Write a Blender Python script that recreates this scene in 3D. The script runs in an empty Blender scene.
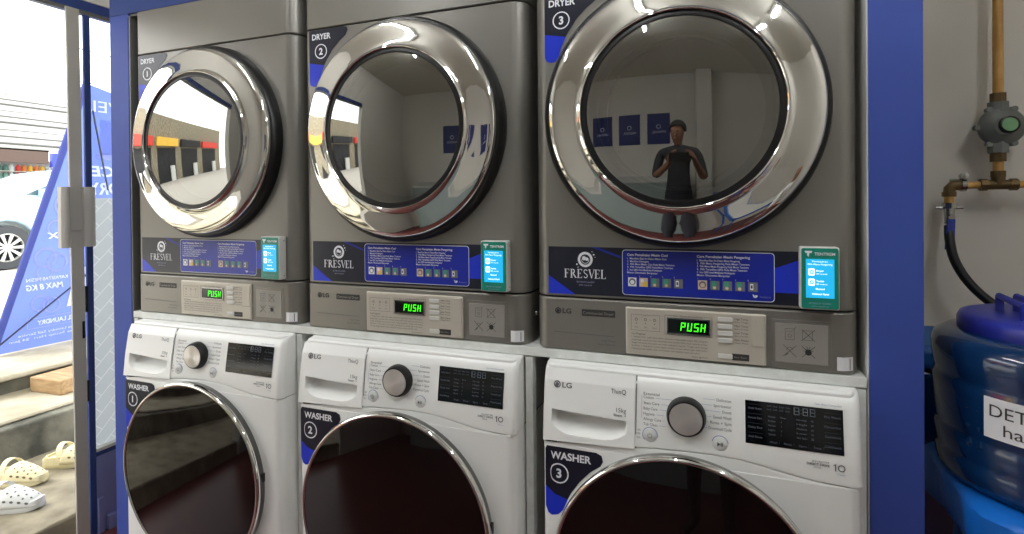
import bpy, bmesh, math, random
from mathutils import Vector, Matrix

random.seed(7)
SC = bpy.context.scene
COL = SC.collection
H0 = 1.05            # floor lies 1.05 m under the dryers' shelf; every top-level object is lifted by it
PI = math.pi

# ------------------------------------------------------------------ camera
F_PX, SHIFT = 547.70, 62.51
CAM = Vector((1.8092, -1.2936, 0.3665))
YAW, PITCH, ROLL = 0.3625, -0.0077, -0.0091
f = Vector((-math.sin(YAW), math.cos(YAW), 0)); r = Vector((math.cos(YAW), math.sin(YAW), 0)); u = Vector((0, 0, 1))
f2 = f*math.cos(PITCH) + u*math.sin(PITCH); u2 = -f*math.sin(PITCH) + u*math.cos(PITCH)
r2 = r*math.cos(ROLL) + u2*math.sin(ROLL); u3 = -r*math.sin(ROLL) + u2*math.cos(ROLL)
cd = bpy.data.cameras.new('camera'); cam = bpy.data.objects.new('camera', cd); COL.objects.link(cam)
cd.sensor_fit = 'HORIZONTAL'; cd.sensor_width = 36; cd.lens = 36*F_PX/1024
cd.shift_y = -SHIFT/1024; cd.clip_start = 0.01; cd.clip_end = 200
m = Matrix((r2, u3, -f2)).transposed().to_4x4(); m.translation = CAM + Vector((0, 0, H0))
cam.matrix_world = m
SC.camera = cam

# ------------------------------------------------------------------ sky, exposure, lamps' strength
SC.view_settings.view_transform = 'Standard'; SC.view_settings.look = 'None'
SC.view_settings.exposure = 0.3; SC.view_settings.gamma = 1.0; SC.view_settings.use_curve_mapping = False
W = bpy.data.worlds.new('sky'); SC.world = W; W.use_nodes = True
bg = W.node_tree.nodes['Background']; bg.inputs[0].default_value = (0.97, 0.985, 1.0, 1); bg.inputs[1].default_value = 4.2
sd = bpy.data.lights.new('sun', 'SUN'); sd.energy = 1.2; sd.angle = math.radians(12); sd.color = (1, .97, .92)
sun = bpy.data.objects.new('sun', sd); COL.objects.link(sun); sun.rotation_euler = (math.radians(38), 0, math.radians(-70)); sun.location = (-6, 2, 7)
TUBE = 66.0           # emission of the ceiling tubes
SC.cycles.max_bounces = 10; SC.cycles.glossy_bounces = 5; SC.cycles.transparent_max_bounces = 12
SC.cycles.sample_clamp_indirect = 6

# ------------------------------------------------------------------ materials
def lin(c):
    return tuple((x/255/12.92 if x/255 <= .04045 else ((x/255+.055)/1.055)**2.4) for x in c) + (1,)
MAT = {}
def mat(name, rgb, rough=.5, metal=0, spec=.5, emit=None, es=0, coat=0, noise=None, bump=None, trans=0, ior=1.45, aniso=0):
    m = bpy.data.materials.new(name); m.use_nodes = True; nt = m.node_tree; b = nt.nodes['Principled BSDF']
    c = lin(rgb); b.inputs['Base Color'].default_value = c
    b.inputs['Roughness'].default_value = rough; b.inputs['Metallic'].default_value = metal
    b.inputs['Specular IOR Level'].default_value = spec; b.inputs['IOR'].default_value = ior
    b.inputs['Coat Weight'].default_value = coat; b.inputs['Coat Roughness'].default_value = .05
    b.inputs['Transmission Weight'].default_value = trans
    if aniso: b.inputs['Anisotropic'].default_value = aniso
    if emit: b.inputs['Emission Color'].default_value = lin(emit); b.inputs['Emission Strength'].default_value = es
    if noise or bump:
        tc = nt.nodes.new('ShaderNodeTexCoord')
    if noise:   # (scale, rgb2, lo, hi)
        n = nt.nodes.new('ShaderNodeTexNoise'); n.inputs['Scale'].default_value = noise[0]; n.inputs['Detail'].default_value = 6
        if len(noise) > 4:
            mp = nt.nodes.new('ShaderNodeMapping'); mp.inputs['Scale'].default_value = noise[4]
            nt.links.new(tc.outputs['Object'], mp.inputs[0]); nt.links.new(mp.outputs[0], n.inputs['Vector'])
        else: nt.links.new(tc.outputs['Object'], n.inputs['Vector'])
        r_ = nt.nodes.new('ShaderNodeValToRGB'); r_.color_ramp.elements[0].position = noise[2]; r_.color_ramp.elements[1].position = noise[3]
        r_.color_ramp.elements[0].color = c; r_.color_ramp.elements[1].color = lin(noise[1])
        nt.links.new(n.outputs['Fac'], r_.inputs[0]); nt.links.new(r_.outputs[0], b.inputs['Base Color'])
    if bump:    # (scale, strength)
        n = nt.nodes.new('ShaderNodeTexNoise'); n.inputs['Scale'].default_value = bump[0]; n.inputs['Detail'].default_value = 5
        nt.links.new(tc.outputs['Object'], n.inputs['Vector'])
        bp = nt.nodes.new('ShaderNodeBump'); bp.inputs['Strength'].default_value = bump[1]; bp.inputs['Distance'].default_value = .01
        nt.links.new(n.outputs['Fac'], bp.inputs['Height']); nt.links.new(bp.outputs[0], b.inputs['Normal'])
    MAT[name] = m; return m
def glassmat(name, tint, refl, rough=.0, grey=(235, 235, 230)):
    m = bpy.data.materials.new(name); m.use_nodes = True; nt = m.node_tree; nt.nodes.clear()
    o = nt.nodes.new('ShaderNodeOutputMaterial'); mx = nt.nodes.new('ShaderNodeMixShader')
    g = nt.nodes.new('ShaderNodeBsdfGlossy'); g.inputs[0].default_value = lin(grey); g.inputs['Roughness'].default_value = rough
    t = nt.nodes.new('ShaderNodeBsdfTransparent'); t.inputs[0].default_value = lin(tint)
    lw = nt.nodes.new('ShaderNodeLayerWeight'); lw.inputs[0].default_value = .35
    mr = nt.nodes.new('ShaderNodeMapRange'); mr.inputs['To Min'].default_value = refl; mr.inputs['To Max'].default_value = min(1, refl+.6)
    nt.links.new(lw.outputs['Fresnel'], mr.inputs['Value']); nt.links.new(mr.outputs[0], mx.inputs[0])
    nt.links.new(t.outputs[0], mx.inputs[1]); nt.links.new(g.outputs[0], mx.inputs[2]); nt.links.new(mx.outputs[0], o.inputs[0])
    MAT[name] = m; return m
def translucent(name, rgb, tr=.6, clear=0):
    m = bpy.data.materials.new(name); m.use_nodes = True; nt = m.node_tree; nt.nodes.clear()
    o = nt.nodes.new('ShaderNodeOutputMaterial'); mx = nt.nodes.new('ShaderNodeMixShader'); mx.inputs[0].default_value = tr
    d = nt.nodes.new('ShaderNodeBsdfDiffuse'); d.inputs[0].default_value = lin(rgb)
    t = nt.nodes.new('ShaderNodeBsdfTranslucent'); t.inputs[0].default_value = lin(rgb)
    nt.links.new(d.outputs[0], mx.inputs[1]); nt.links.new(t.outputs[0], mx.inputs[2]); last = mx
    if clear:
        m2 = nt.nodes.new('ShaderNodeMixShader'); m2.inputs[0].default_value = clear; tp = nt.nodes.new('ShaderNodeBsdfTransparent')
        nt.links.new(mx.outputs[0], m2.inputs[1]); nt.links.new(tp.outputs[0], m2.inputs[2]); last = m2
    nt.links.new(last.outputs[0], o.inputs[0]); MAT[name] = m; return m

mat('dryer_metal', (132, 130, 124), .34, .5, noise=(3, (127, 125, 119), .3, .7))
mat('dryer_panel', (130, 127, 121), .36, .45)
mat('panel_plate', (190, 184, 172), .4, .2)
mat('plate_recess', (150, 147, 141), .4, .2)
mat('gasket_black', (14, 14, 15), .35)
mat('black', (10, 10, 11), .45)
mat('gloss_black', (8, 9, 14), .06, spec=.6)
mat('chrome', (225, 224, 220), .03, 1)
mat('chrome_dull', (170, 170, 168), .2, 1)
mat('drum_steel', (120, 120, 116), .3, 1, noise=(60, (150, 150, 145), .4, .6))
mat('drum_dark', (62, 62, 60), .4, .5)
glassmat('dryer_glass', (160, 160, 158), .33)
mat('washer_glass', (14, 7, 7), .03, spec=.55)
mat('door_side', (120, 120, 118), .12, 1)
mat('washer_white', (238, 239, 236), .28, spec=.5, coat=.15)
mat('washer_shade', (214, 216, 214), .32)
mat('knob_silver', (222, 219, 215), .38, .72, aniso=.8)
mat('blue_paint', (50, 69, 145), .5, spec=.35, noise=(2.2, (56, 77, 154), .3, .7))
mat('blue_beam', (48, 66, 122), .55, spec=.3)
mat('rack_white', (222, 225, 222), .45, noise=(30, (205, 207, 202), .35, .75), bump=(60, .2))
mat('grey_steel', (112, 112, 108), .4, .6)
mat('door_alu', (184, 181, 172), .5, .2)
mat('decal_navy', (24, 27, 42), .3, coat=.12)
mat('decal_blue', (28, 52, 196), .3, coat=.12)
mat('info_blue', (24, 40, 150), .3, coat=.12)
mat('ink_white', (232, 235, 240), .4)
mat('ink_dim', (150, 158, 190), .4)
mat('ink_grey', (92, 92, 94), .5)
mat('ink_dark', (50, 50, 50), .5)
mat('lcd_dim', (94, 102, 112), .4)
mat('lcd_faint', (48, 54, 64), .4)
mat('green_glow', (60, 255, 20), .4, emit=(70, 255, 30), es=1.0)
mat('screen_cyan', (20, 120, 170), .2, emit=(38, 176, 226), es=.75)
mat('screen_white', (220, 240, 250), .2, emit=(225, 245, 255), es=.95)
mat('tentrem_green', (10, 128, 108), .3, coat=.3)
mat('device_white', (205, 205, 200), .4)
mat('photo_skin', (214, 190, 170), .4); mat('photo_yellow', (222, 190, 60), .4); mat('photo_grey', (110, 112, 112), .4); mat('photo_teal', (60, 160, 130), .4)
mat('room_wall', (216, 213, 204), .85, spec=.2, noise=(1.3, (208, 204, 194), .3, .7))
mat('wall_back', (218, 214, 205), .85, spec=.2, noise=(4, (211, 207, 198), .35, .7), bump=(9, .06))
mat('ceiling_white', (226, 224, 214), .9, spec=.2)
mat('floor_maroon', (98, 50, 46), .3, noise=(6, (84, 42, 40), .35, .65))
mat('tube_glow', (255, 255, 255), .5, emit=(250, 252, 255), es=TUBE)
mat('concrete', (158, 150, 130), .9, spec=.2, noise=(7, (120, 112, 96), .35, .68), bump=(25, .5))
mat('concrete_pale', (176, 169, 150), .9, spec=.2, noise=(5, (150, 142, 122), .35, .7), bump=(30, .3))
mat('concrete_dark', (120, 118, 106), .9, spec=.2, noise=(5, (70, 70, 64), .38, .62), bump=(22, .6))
mat('asphalt', (180, 176, 166), .9)
mat('purple_blue_wall', (128, 132, 182), .75, noise=(3.5, (104, 108, 158), .35, .7), bump=(15, .15))
translucent('frost_tile', (226, 230, 234), .72)
translucent('frost_line', (252, 253, 254), .72)
glassmat('clear_glass', (245, 248, 248), .04)
mat('clog_cream', (226, 216, 176), .75, noise=(14, (206, 194, 152), .4, .8)); mat('clog_grey', (206, 207, 204), .7)
mat('clog_dark', (104, 92, 68), .8); mat('clog_dark_grey', (96, 98, 98), .8)
mat('wood', (176, 148, 108), .75, noise=(9, (140, 110, 76), .3, .7, (1, 6, 6)), bump=(30, .3))
mat('car_paint', (168, 194, 206), .2, .1, coat=.6); mat('car_glass', (70, 90, 96), .05, spec=.8); mat('tyre', (58, 60, 62), .8)  # the white car carries the blue sky reflection in its paint colour
mat('rim_silver', (196, 196, 190), .35, .7); mat('car_dark', (30, 32, 34), .6)
translucent('banner_blue', (104, 122, 200), .5); translucent('banner_edge', (84, 92, 150), .45); translucent('banner_light', (156, 164, 224), .5)
translucent('banner_white', (240, 242, 250), .55); translucent('banner_mid', (122, 138, 206), .5)
mat('roof_pale', (150, 150, 144), .8, noise=(3, (130, 130, 124), .3, .7, (8, .6, 1)))
mat('roof_line', (96, 96, 92), .8); translucent('added_canopy_sheet', (225, 225, 220), .6)
mat('shop_wall', (206, 204, 196), .9); mat('awning_brown', (84, 68, 60), .8)
mat('pipe_yellow', (196, 152, 84), .5, noise=(20, (176, 130, 66), .4, .7)); mat('brass', (104, 86, 58), .45, .7)
mat('regulator_grey', (112, 116, 112), .5, .3); mat('button_green', (120, 168, 120), .4)
mat('valve_blue', (36, 58, 150), .4); mat('hose_black', (14, 16, 22), .4)
mat('barrel_blue', (10, 44, 84), .12, spec=.7, coat=.4); mat('lid_blue', (36, 44, 140), .35)
mat('paper', (226, 226, 228), .7); mat('cover_blue', (18, 104, 196), .42, bump=(9, .6)); mat('crate_blue', (20, 84, 150), .5)
mat('shirt_dark', (52, 54, 58), .9); mat('trousers_grey', (60, 60, 66), .9); mat('skin', (150, 108, 84), .6); mat('hair', (18, 16, 15), .7)
mat('trousers_pink', (170, 120, 112), .9); mat('shirt_white', (214, 214, 210), .9)
mat('poster_blue', (30, 42, 104), .5); mat('table_blue', (20, 92, 176), .4); mat('counter_grey', (150, 164, 160), .3)
mat('frame_dark', (70, 74, 80), .5, .4)

for k_, v_ in {'red': (212, 66, 52), 'yellow': (232, 186, 70), 'white': (214, 222, 220), 'green': (92, 132, 120), 'orange': (226, 130, 60)}.items(): mat('pack_'+k_, v_, .5)

nt_ = MAT['knob_silver'].node_tree; tg = nt_.nodes.new('ShaderNodeTangent'); tg.direction_type = 'RADIAL'; tg.axis = 'Y'
nt_.links.new(tg.outputs[0], nt_.nodes['Principled BSDF'].inputs['Tangent'])

# ------------------------------------------------------------------ mesh builder
_tc = {}
def text2d(s, bold=0.0):
    k = (s, bold)
    if k in _tc: return _tc[k]
    cu = bpy.data.curves.new('glyphs', 'FONT'); cu.body = s; cu.size = 1; cu.resolution_u = 3; cu.offset = bold
    o = bpy.data.objects.new('glyphs', cu); me = o.to_mesh()
    v = [(a.co.x, a.co.y) for a in me.vertices]; fc = [tuple(p.vertices) for p in me.polygons]
    o.to_mesh_clear(); bpy.data.objects.remove(o); bpy.data.curves.remove(cu)
    x0 = min(a[0] for a in v); x1 = max(a[0] for a in v); v = [(a[0]-x0, a[1]) for a in v]
    _tc[k] = (v, fc, x1-x0); return _tc[k]

class MB:
    def __init__(s, material):
        s.v = []; s.f = []; s.fm = []; s.mats = [material]; s.m = 0
    def use(s, name):
        if name not in s.mats: s.mats.append(name)
        s.m = s.mats.index(name); return s
    def add(s, vs, fs):
        b = len(s.v); s.v += [Vector(a) for a in vs]
        for q in fs: s.f.append(tuple(i+b for i in q)); s.fm.append(s.m)
        return s
    def box(s, x0, x1, y0, y1, z0, z1):
        vs = [(x, y, z) for x in (x0, x1) for y in (y0, y1) for z in (z0, z1)]
        return s.add(vs, [(0, 1, 3, 2), (4, 6, 7, 5), (0, 4, 5, 1), (2, 3, 7, 6), (0, 2, 6, 4), (1, 5, 7, 3)])
    def prism(s, poly, axis, a0, a1):
        """poly in the plane across AXIS: x -> (y,z), y -> (x,z), z -> (x,y)"""
        n = len(poly)
        P = {'x': lambda p, a: (a, p[0], p[1]), 'y': lambda p, a: (p[0], a, p[1]), 'z': lambda p, a: (p[0], p[1], a)}[axis]
        vs = [P(p, a0) for p in poly] + [P(p, a1) for p in poly]
        fs = [tuple(range(n))[::-1], tuple(range(n, 2*n))] + [(i, (i+1) % n, n+(i+1) % n, n+i) for i in range(n)]
        return s.add(vs, fs)
    def lathe(s, prof, c, axis='z', seg=48, a0=0, a1=2*PI):
        """prof: (radius, height along axis)"""
        c = Vector(c); full = abs(a1-a0-2*PI) < 1e-6; n = seg if full else seg+1
        vs = []; fs = []
        for (rr, h) in prof:
            for k in range(n):
                t = a0+(a1-a0)*k/seg; p, q = rr*math.cos(t), rr*math.sin(t)
                vs.append(c+Vector({'z': (p, q, h), 'y': (p, h, q), 'x': (h, p, q)}[axis]))
        for i in range(len(prof)-1):
            for k in range(seg if full else seg):
                k2 = (k+1) % n
                fs.append((i*n+k, i*n+k2, (i+1)*n+k2, (i+1)*n+k))
        b = len(s.v); s.add(vs, fs)
        for i, h in ((0, prof[0]), (len(prof)-1, prof[-1])):
            if full and 1e-6 < h[0] and (i == 0) and s_cap(prof, 0): s.f.append(tuple(b+k for k in range(n))[::-1]); s.fm.append(s.m)
        return s
    def disc(s, c, rad, axis, seg=32):
        c = Vector(c); vs = [c+Vector({'z': (rad*math.cos(t), rad*math.sin(t), 0), 'y': (rad*math.cos(t), 0, rad*math.sin(t)), 'x': (0, rad*math.cos(t), rad*math.sin(t))}[axis]) for t in [2*PI*k/seg for k in range(seg)]]
        return s.add(vs, [tuple(range(seg))])
    def tube(s, pts, rad, seg=12, cap=True):
        pts = [Vector(p) for p in pts]; n = len(pts); rings = []
        up = Vector((0, 0, 1)); base = len(s.v); vs = []; fs = []
        prev = None
        for i, p in enumerate(pts):
            t = (pts[min(i+1, n-1)]-pts[max(i-1, 0)]).normalized()
            if prev is None: a = t.cross(up if abs(t.z) < .9 else Vector((1, 0, 0))).normalized()
            else: a = (prev - t*prev.dot(t)).normalized()
            prev = a; b = t.cross(a); rr = rad[i] if isinstance(rad, (list, tuple)) else rad
            for k in range(seg):
                g = 2*PI*k/seg; vs.append(p+(a*math.cos(g)+b*math.sin(g))*rr)
        for i in range(n-1):
            for k in range(seg):
                k2 = (k+1) % seg; fs.append((i*seg+k, i*seg+k2, (i+1)*seg+k2, (i+1)*seg+k))
        if cap: fs += [tuple(range(seg))[::-1], tuple(range((n-1)*seg, n*seg))]
        return s.add(vs, fs)
    def build(s, name, parent=None, org=(0, 0, 0), bevel=0, seg=2, smooth=40, slim=False):
        me = bpy.data.meshes.new(name)
        o_ = Vector(org)
        if slim: s.v = [Vector((v.x*.6, v.y, v.z)) if v.x < 0 else v for v in s.v]     # narrower left margin
        me.from_pydata([v-o_ for v in s.v], [], s.f)
        for mm in s.mats: me.materials.append(MAT[mm])
        me.polygons.foreach_set('material_index', s.fm)
        if smooth:
            me.polygons.foreach_set('use_smooth', [True]*len(me.polygons))
            bm = bmesh.new(); bm.from_mesh(me); bmesh.ops.recalc_face_normals(bm, faces=bm.faces) if smooth > 0 else None; bm.to_mesh(me); bm.free()
            me.set_sharp_from_angle(angle=math.radians(abs(smooth)))
        o = bpy.data.objects.new(name, me); COL.objects.link(o); o.parent = parent
        if parent is None: o.location = o_
        if bevel:
            md = o.modifiers.new('edges', 'BEVEL'); md.width = bevel; md.segments = seg; md.limit_method = 'ANGLE'; md.angle_limit = math.radians(40)
            md.harden_normals = False
        return o
def s_cap(prof, i): return False

class Flat:
    """prints, stickers and screens: 2-D figures on a plane, each layer a hair in front of the last"""
    def __init__(s, mb, P): s.mb = mb; s.P = P; s.l = 1
    def layer(s, l): s.l = l; return s
    def poly(s, pts, m):
        s.mb.use(m).add([s.P(a, b, s.l) for a, b in pts], [tuple(range(len(pts)))]); return s
    def rect(s, a0, a1, b0, b1, m): return s.poly([(a0, b0), (a1, b0), (a1, b1), (a0, b1)], m)
    def rrect(s, a0, a1, b0, b1, rr, m, seg=5):
        pts = []
        for cx, cy, st in ((a1-rr, b0+rr, -90), (a1-rr, b1-rr, 0), (a0+rr, b1-rr, 90), (a0+rr, b0+rr, 180)):
            pts += [(cx+rr*math.cos(math.radians(st+90*k/seg)), cy+rr*math.sin(math.radians(st+90*k/seg))) for k in range(seg+1)]
        return s.poly(pts, m)
    def ring(s, a, b, r0, r1, m, seg=28, t0=0, t1=360):
        vs = []; n = seg+1
        for rr in (r0, r1):
            vs += [s.P(a+rr*math.cos(math.radians(t0+(t1-t0)*k/seg)), b+rr*math.sin(math.radians(t0+(t1-t0)*k/seg)), s.l) for k in range(n)]
        s.mb.use(m).add(vs, [(k, k+1, n+k+1, n+k) for k in range(seg)]); return s
    def circle(s, a, b, rr, m, seg=24): return s.poly([(a+rr*math.cos(2*PI*k/seg), b+rr*math.sin(2*PI*k/seg)) for k in range(seg)], m)
    def line(s, a0, b0, a1, b1, w, m):
        d = math.hypot(a1-a0, b1-b0); nx, ny = -(b1-b0)/d*w/2, (a1-a0)/d*w/2
        return s.poly([(a0+nx, b0+ny), (a0-nx, b0-ny), (a1-nx, b1-ny), (a1+nx, b1+ny)], m)
    def frame(s, a0, a1, b0, b1, w, m):
        for q in ((a0, a1, b0, b0+w), (a0, a1, b1-w, b1), (a0, a0+w, b0, b1), (a1-w, a1, b0, b1)): s.rect(*q, m)
        return s
    def text(s, t, a, b, h, m, w=None, bold=0.0, align='l', shear=0, flip=1):
        v, fc, wd = text2d(t, bold); k = h/.7; kx = (w/wd if w else k)
        off = {'l': 0, 'c': -wd*kx/2, 'r': -wd*kx}[align]
        s.mb.use(m).add([s.P(a+flip*(off+x*kx+shear*y*k), b+y*k, s.l) for x, y in v], fc); return s

def thing(name, label, cat, loc=(0, 0, 0), group=None):
    o = bpy.data.objects.new(name, None); COL.objects.link(o); o.location = loc; o.empty_display_size = .05
    o['label'] = label; o['category'] = cat
    if group: o['group'] = group
    return o
def tag(o, label, cat, group=None, kind=None):
    o['label'] = label; o['category'] = cat
    if group: o['group'] = group
    if kind: o['kind'] = kind
    return o
def struct(o): o['kind'] = 'structure'; return o
def copy_child(o, parent):
    c = o.copy(); COL.objects.link(c); c.parent = parent
    for ch in list(o.children): copy_child(ch, c)
    return c

# =================================================================== the setting
XL, XR, YB, YF, ZC, ZF = -.70, 3.7, .78, -3.3, 1.72, -1.05
struct(MB('floor_maroon').box(XL, XR, YF, YB, ZF-.1, ZF).build('floor', org=(1.5, -1, ZF), smooth=0))
struct(MB('ceiling_white').box(XL-.12, XR+.12, YF-.12, YB+.12, ZC, ZC+.1).build('ceiling', org=(1.5, -1, ZC), smooth=0))
struct(MB('wall_back').box(XL-.12, XR+.12, YB, YB+.12, ZF-.1, ZC).build('wall_back', org=(1.5, YB, ZF), smooth=0))
struct(MB('room_wall').box(XL-.12, XR+.12, YF-.12, YF, ZF-.1, ZC).build('wall_front', org=(1.5, YF, ZF), smooth=0))
struct(MB('room_wall').box(XR, XR+.12, YF, YB, ZF-.1, ZC).build('wall_right', org=(XR, -1, ZF), smooth=0))
w = MB('room_wall')
w.box(XL-.08, XL, YF, -1.75, ZF-.1, ZC)              # solid part beyond the opening
w.box(XL-.08, XL, -1.75, .26, 1.228, ZC)             # over the opening
w.box(XL-.08, XL, .26, YB, 1.228, ZC)
w.use('purple_blue_wall').box(XL-.08, XL, .262, YB, ZF-.1, -.72)
w.box(XL-.10, XL+.012, .262, .285, ZF, -.90)
w.box(XL-.08, XL+.02, .30, YB, ZF, -.99)
struct(w.build('wall_left', org=(XL, -1, ZF), smooth=0))
# pillar on the wall behind the viewer (seen in the door glass)
struct(MB('room_wall').box(2.25, 2.5, YF, YF+.22, ZF, ZC).build('trim_1', org=(2.4, YF+.1, ZF), smooth=0))

# shopfront: blue timber frame, clear glass over a frosted film, coloured sticker
sf = thing('shopfront_window', 'narrow fixed glass pane with herringbone frosted film in dark blue frame', 'window', (XL, .4, ZF))
ORG = Vector((XL, .4, ZF))
fr = MB('blue_beam')
fr.box(XL-.012, XL+.0, .236, .262, ZF, 1.175)
fr.box(XL-.03, XL+.0, -1.75, YB-.002, 1.185, 1.226)
fr.box(XL-.05, XL+.0, .262, YB-.002, -.72, -.70)
fr.use('device_white').box(XL-.045, XL+.004, .262, YB-.002, -.70, -.685)
fr.use('grey_steel').box(XL-.03, XL+.002, -1.75, YB-.002, 1.168, 1.185)
fr.use('black').box(XL-.010, XL+.003, .224, .238, -.47, -.38)
fr.box(XL-.010, XL+.003, .224, .238, -.09, .02)
fr.build('window_frame', sf, ORG, bevel=.002)
MB('clear_glass').box(XL-.03, XL-.026, .262, YB-.002, -.685, 1.135).build('window_pane', sf, ORG, smooth=0)
film = MB('frost_line')
PL = lambda a, b, l: (XL-.0255+l*.0006, a, b)
fl = Flat(film, PL)
fl.layer(1).rect(.262, YB-.002, -.685, .392, 'frost_line')
fl.layer(2)
Lb, Wb, g = .105, .0525, .0035
c45 = math.cos(PI/4)
def clip(poly, a0, a1, b0, b1):
    for ax, lim, sg in ((0, a0, 1), (0, a1, -1), (1, b0, 1), (1, b1, -1)):
        out = []
        for i in range(len(poly)):
            p, q = poly[i-1], poly[i]; dp = sg*(p[ax]-lim); dq = sg*(q[ax]-lim)
            if dp >= 0 and dq >= 0: out.append(q)
            elif dp >= 0 or dq >= 0:
                t = dp/(dp-dq); I = (p[0]+t*(q[0]-p[0]), p[1]+t*(q[1]-p[1])); out += [I, q] if dq >= 0 else [I]
        poly = out
        if len(poly) < 3: return []
    return poly
for i in range(-30, 31):
    for j in range(-14, 15):
        ox, oy = i*Wb + j*Lb, i*Wb - j*Lb        # herringbone cell
        for (a0, b0, a1, b1) in ((ox, oy, ox+Lb, oy+Wb), (ox+Lb, oy-Wb, ox+Lb+Wb, oy+Lb-Wb)):
            a0 += g/2; b0 += g/2; a1 -= g/2; b1 -= g/2
            pts = [((x-y)*c45+.45, (x+y)*c45-.1) for x, y in ((a0, b0), (a1, b0), (a1, b1), (a0, b1))]
            pts = clip(pts, .262, YB-.002, -.685, .392)
            if pts: fl.poly(pts, 'frost_tile')
film.build('frosted_film', sf, ORG, smooth=0)

# aluminium edge of the open glass door, with its handle
dr = thing('glass_door', 'aluminium stile of the open glass door with a long grey handle', 'door', (XL+.06, .2, ZF))
DO = Vector((XL+.06, .2, ZF))
X = XL+.06
def leanbox(mb, ya0, ya1, yb0, yb1, za, zb, x0, x1):   # leaning stile: ya at za (top), yb at zb
    mb.add([(x0, yb0, zb), (x0, yb1, zb), (x1, yb1, zb), (x1, yb0, zb), (x0, ya0, za), (x0, ya1, za), (x1, ya1, za), (x1, ya0, za)],
           [(0, 1, 2, 3), (4, 5, 6, 7), (0, 1, 5, 4), (1, 2, 6, 5), (2, 3, 7, 6), (3, 0, 4, 7)])
st = MB('door_alu'); leanbox(st, .135, .184, .149, .198, 1.165, -1.02, X-.010, X)
st.build('door_stile', dr, DO, bevel=.002)
hb = MB('door_alu')
for (y0, y1) in ((.096, .130), (.182, .224)):
    n = 8; poly = [(X+.018+.012*math.sin(PI*k/n), y0+(y1-y0)*k/n) for k in range(n+1)]+[(X-.002, y1), (X-.002, y0)]
    hb.prism(poly, 'z', .192, .437)
hb.box(X-.001, X+.004, .12, .20, .26, .37)
hb.build('door_handle', dr, DO, bevel=.001)
MB('black').box(X-.001, X+.0015, .178, .188, -.185, -.115).build('lock', dr, DO)

# ------------------------------------------------------------------ blue surround of the machines
mf = thing('machine_surround', 'blue painted timber surround framing the stacked machines', 'frame', (1, .1, ZF))
MO = Vector((1, .1, ZF))
MB('blue_paint').box(-.172, -.080, -.002, .10, ZF, 1.016).use('grey_steel').box(-.080, -.074, .0, .10, ZF, 1.009).build('post', mf, MO, bevel=.0015)
MB('blue_paint').box(2.091, 2.184, -.002, .10, ZF, 1.016).use('device_white').box(2.088, 2.091, -.001, .10, ZF, 1.016).build('post', mf, MO, bevel=.0015)
MB('blue_beam').box(-.172, 2.184, -.002, .10, 1.016, 1.32).use('grey_steel').box(-.080, 2.088, .004, .05, 1.008, 1.016).build('header_beam', mf, MO, bevel=.0015)
sp = MB('grey_steel').box(-.074, -.066, .03, .5, ZF+.0, 1.008)
sp.build('side_panel', mf, MO)

# ------------------------------------------------------------------ white steel rack under the dryers
rk = thing('steel_rack', 'white painted steel rack carrying the dryers above the washers', 'rack', (1, .3, ZF))
RO = Vector((1, .3, ZF))
s_ = MB('rack_white').box(-.066, 2.086, .0, .62, -.004, 0).box(-.066, 2.086, -.006, .004, -.021, 0).box(-.06, 2.08, .012, .03, -.0205, -.004)
s_.build('shelf', rk, RO, bevel=.001)
for i in range(4):
    x0 = (-.066, .632, 1.352, 2.066)[i]
    for y0 in (-.004, .58):
        MB('rack_white').box(x0, x0+.019, y0, y0+.028, ZF, -.0245).build('post', rk, RO, bevel=.001)

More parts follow.
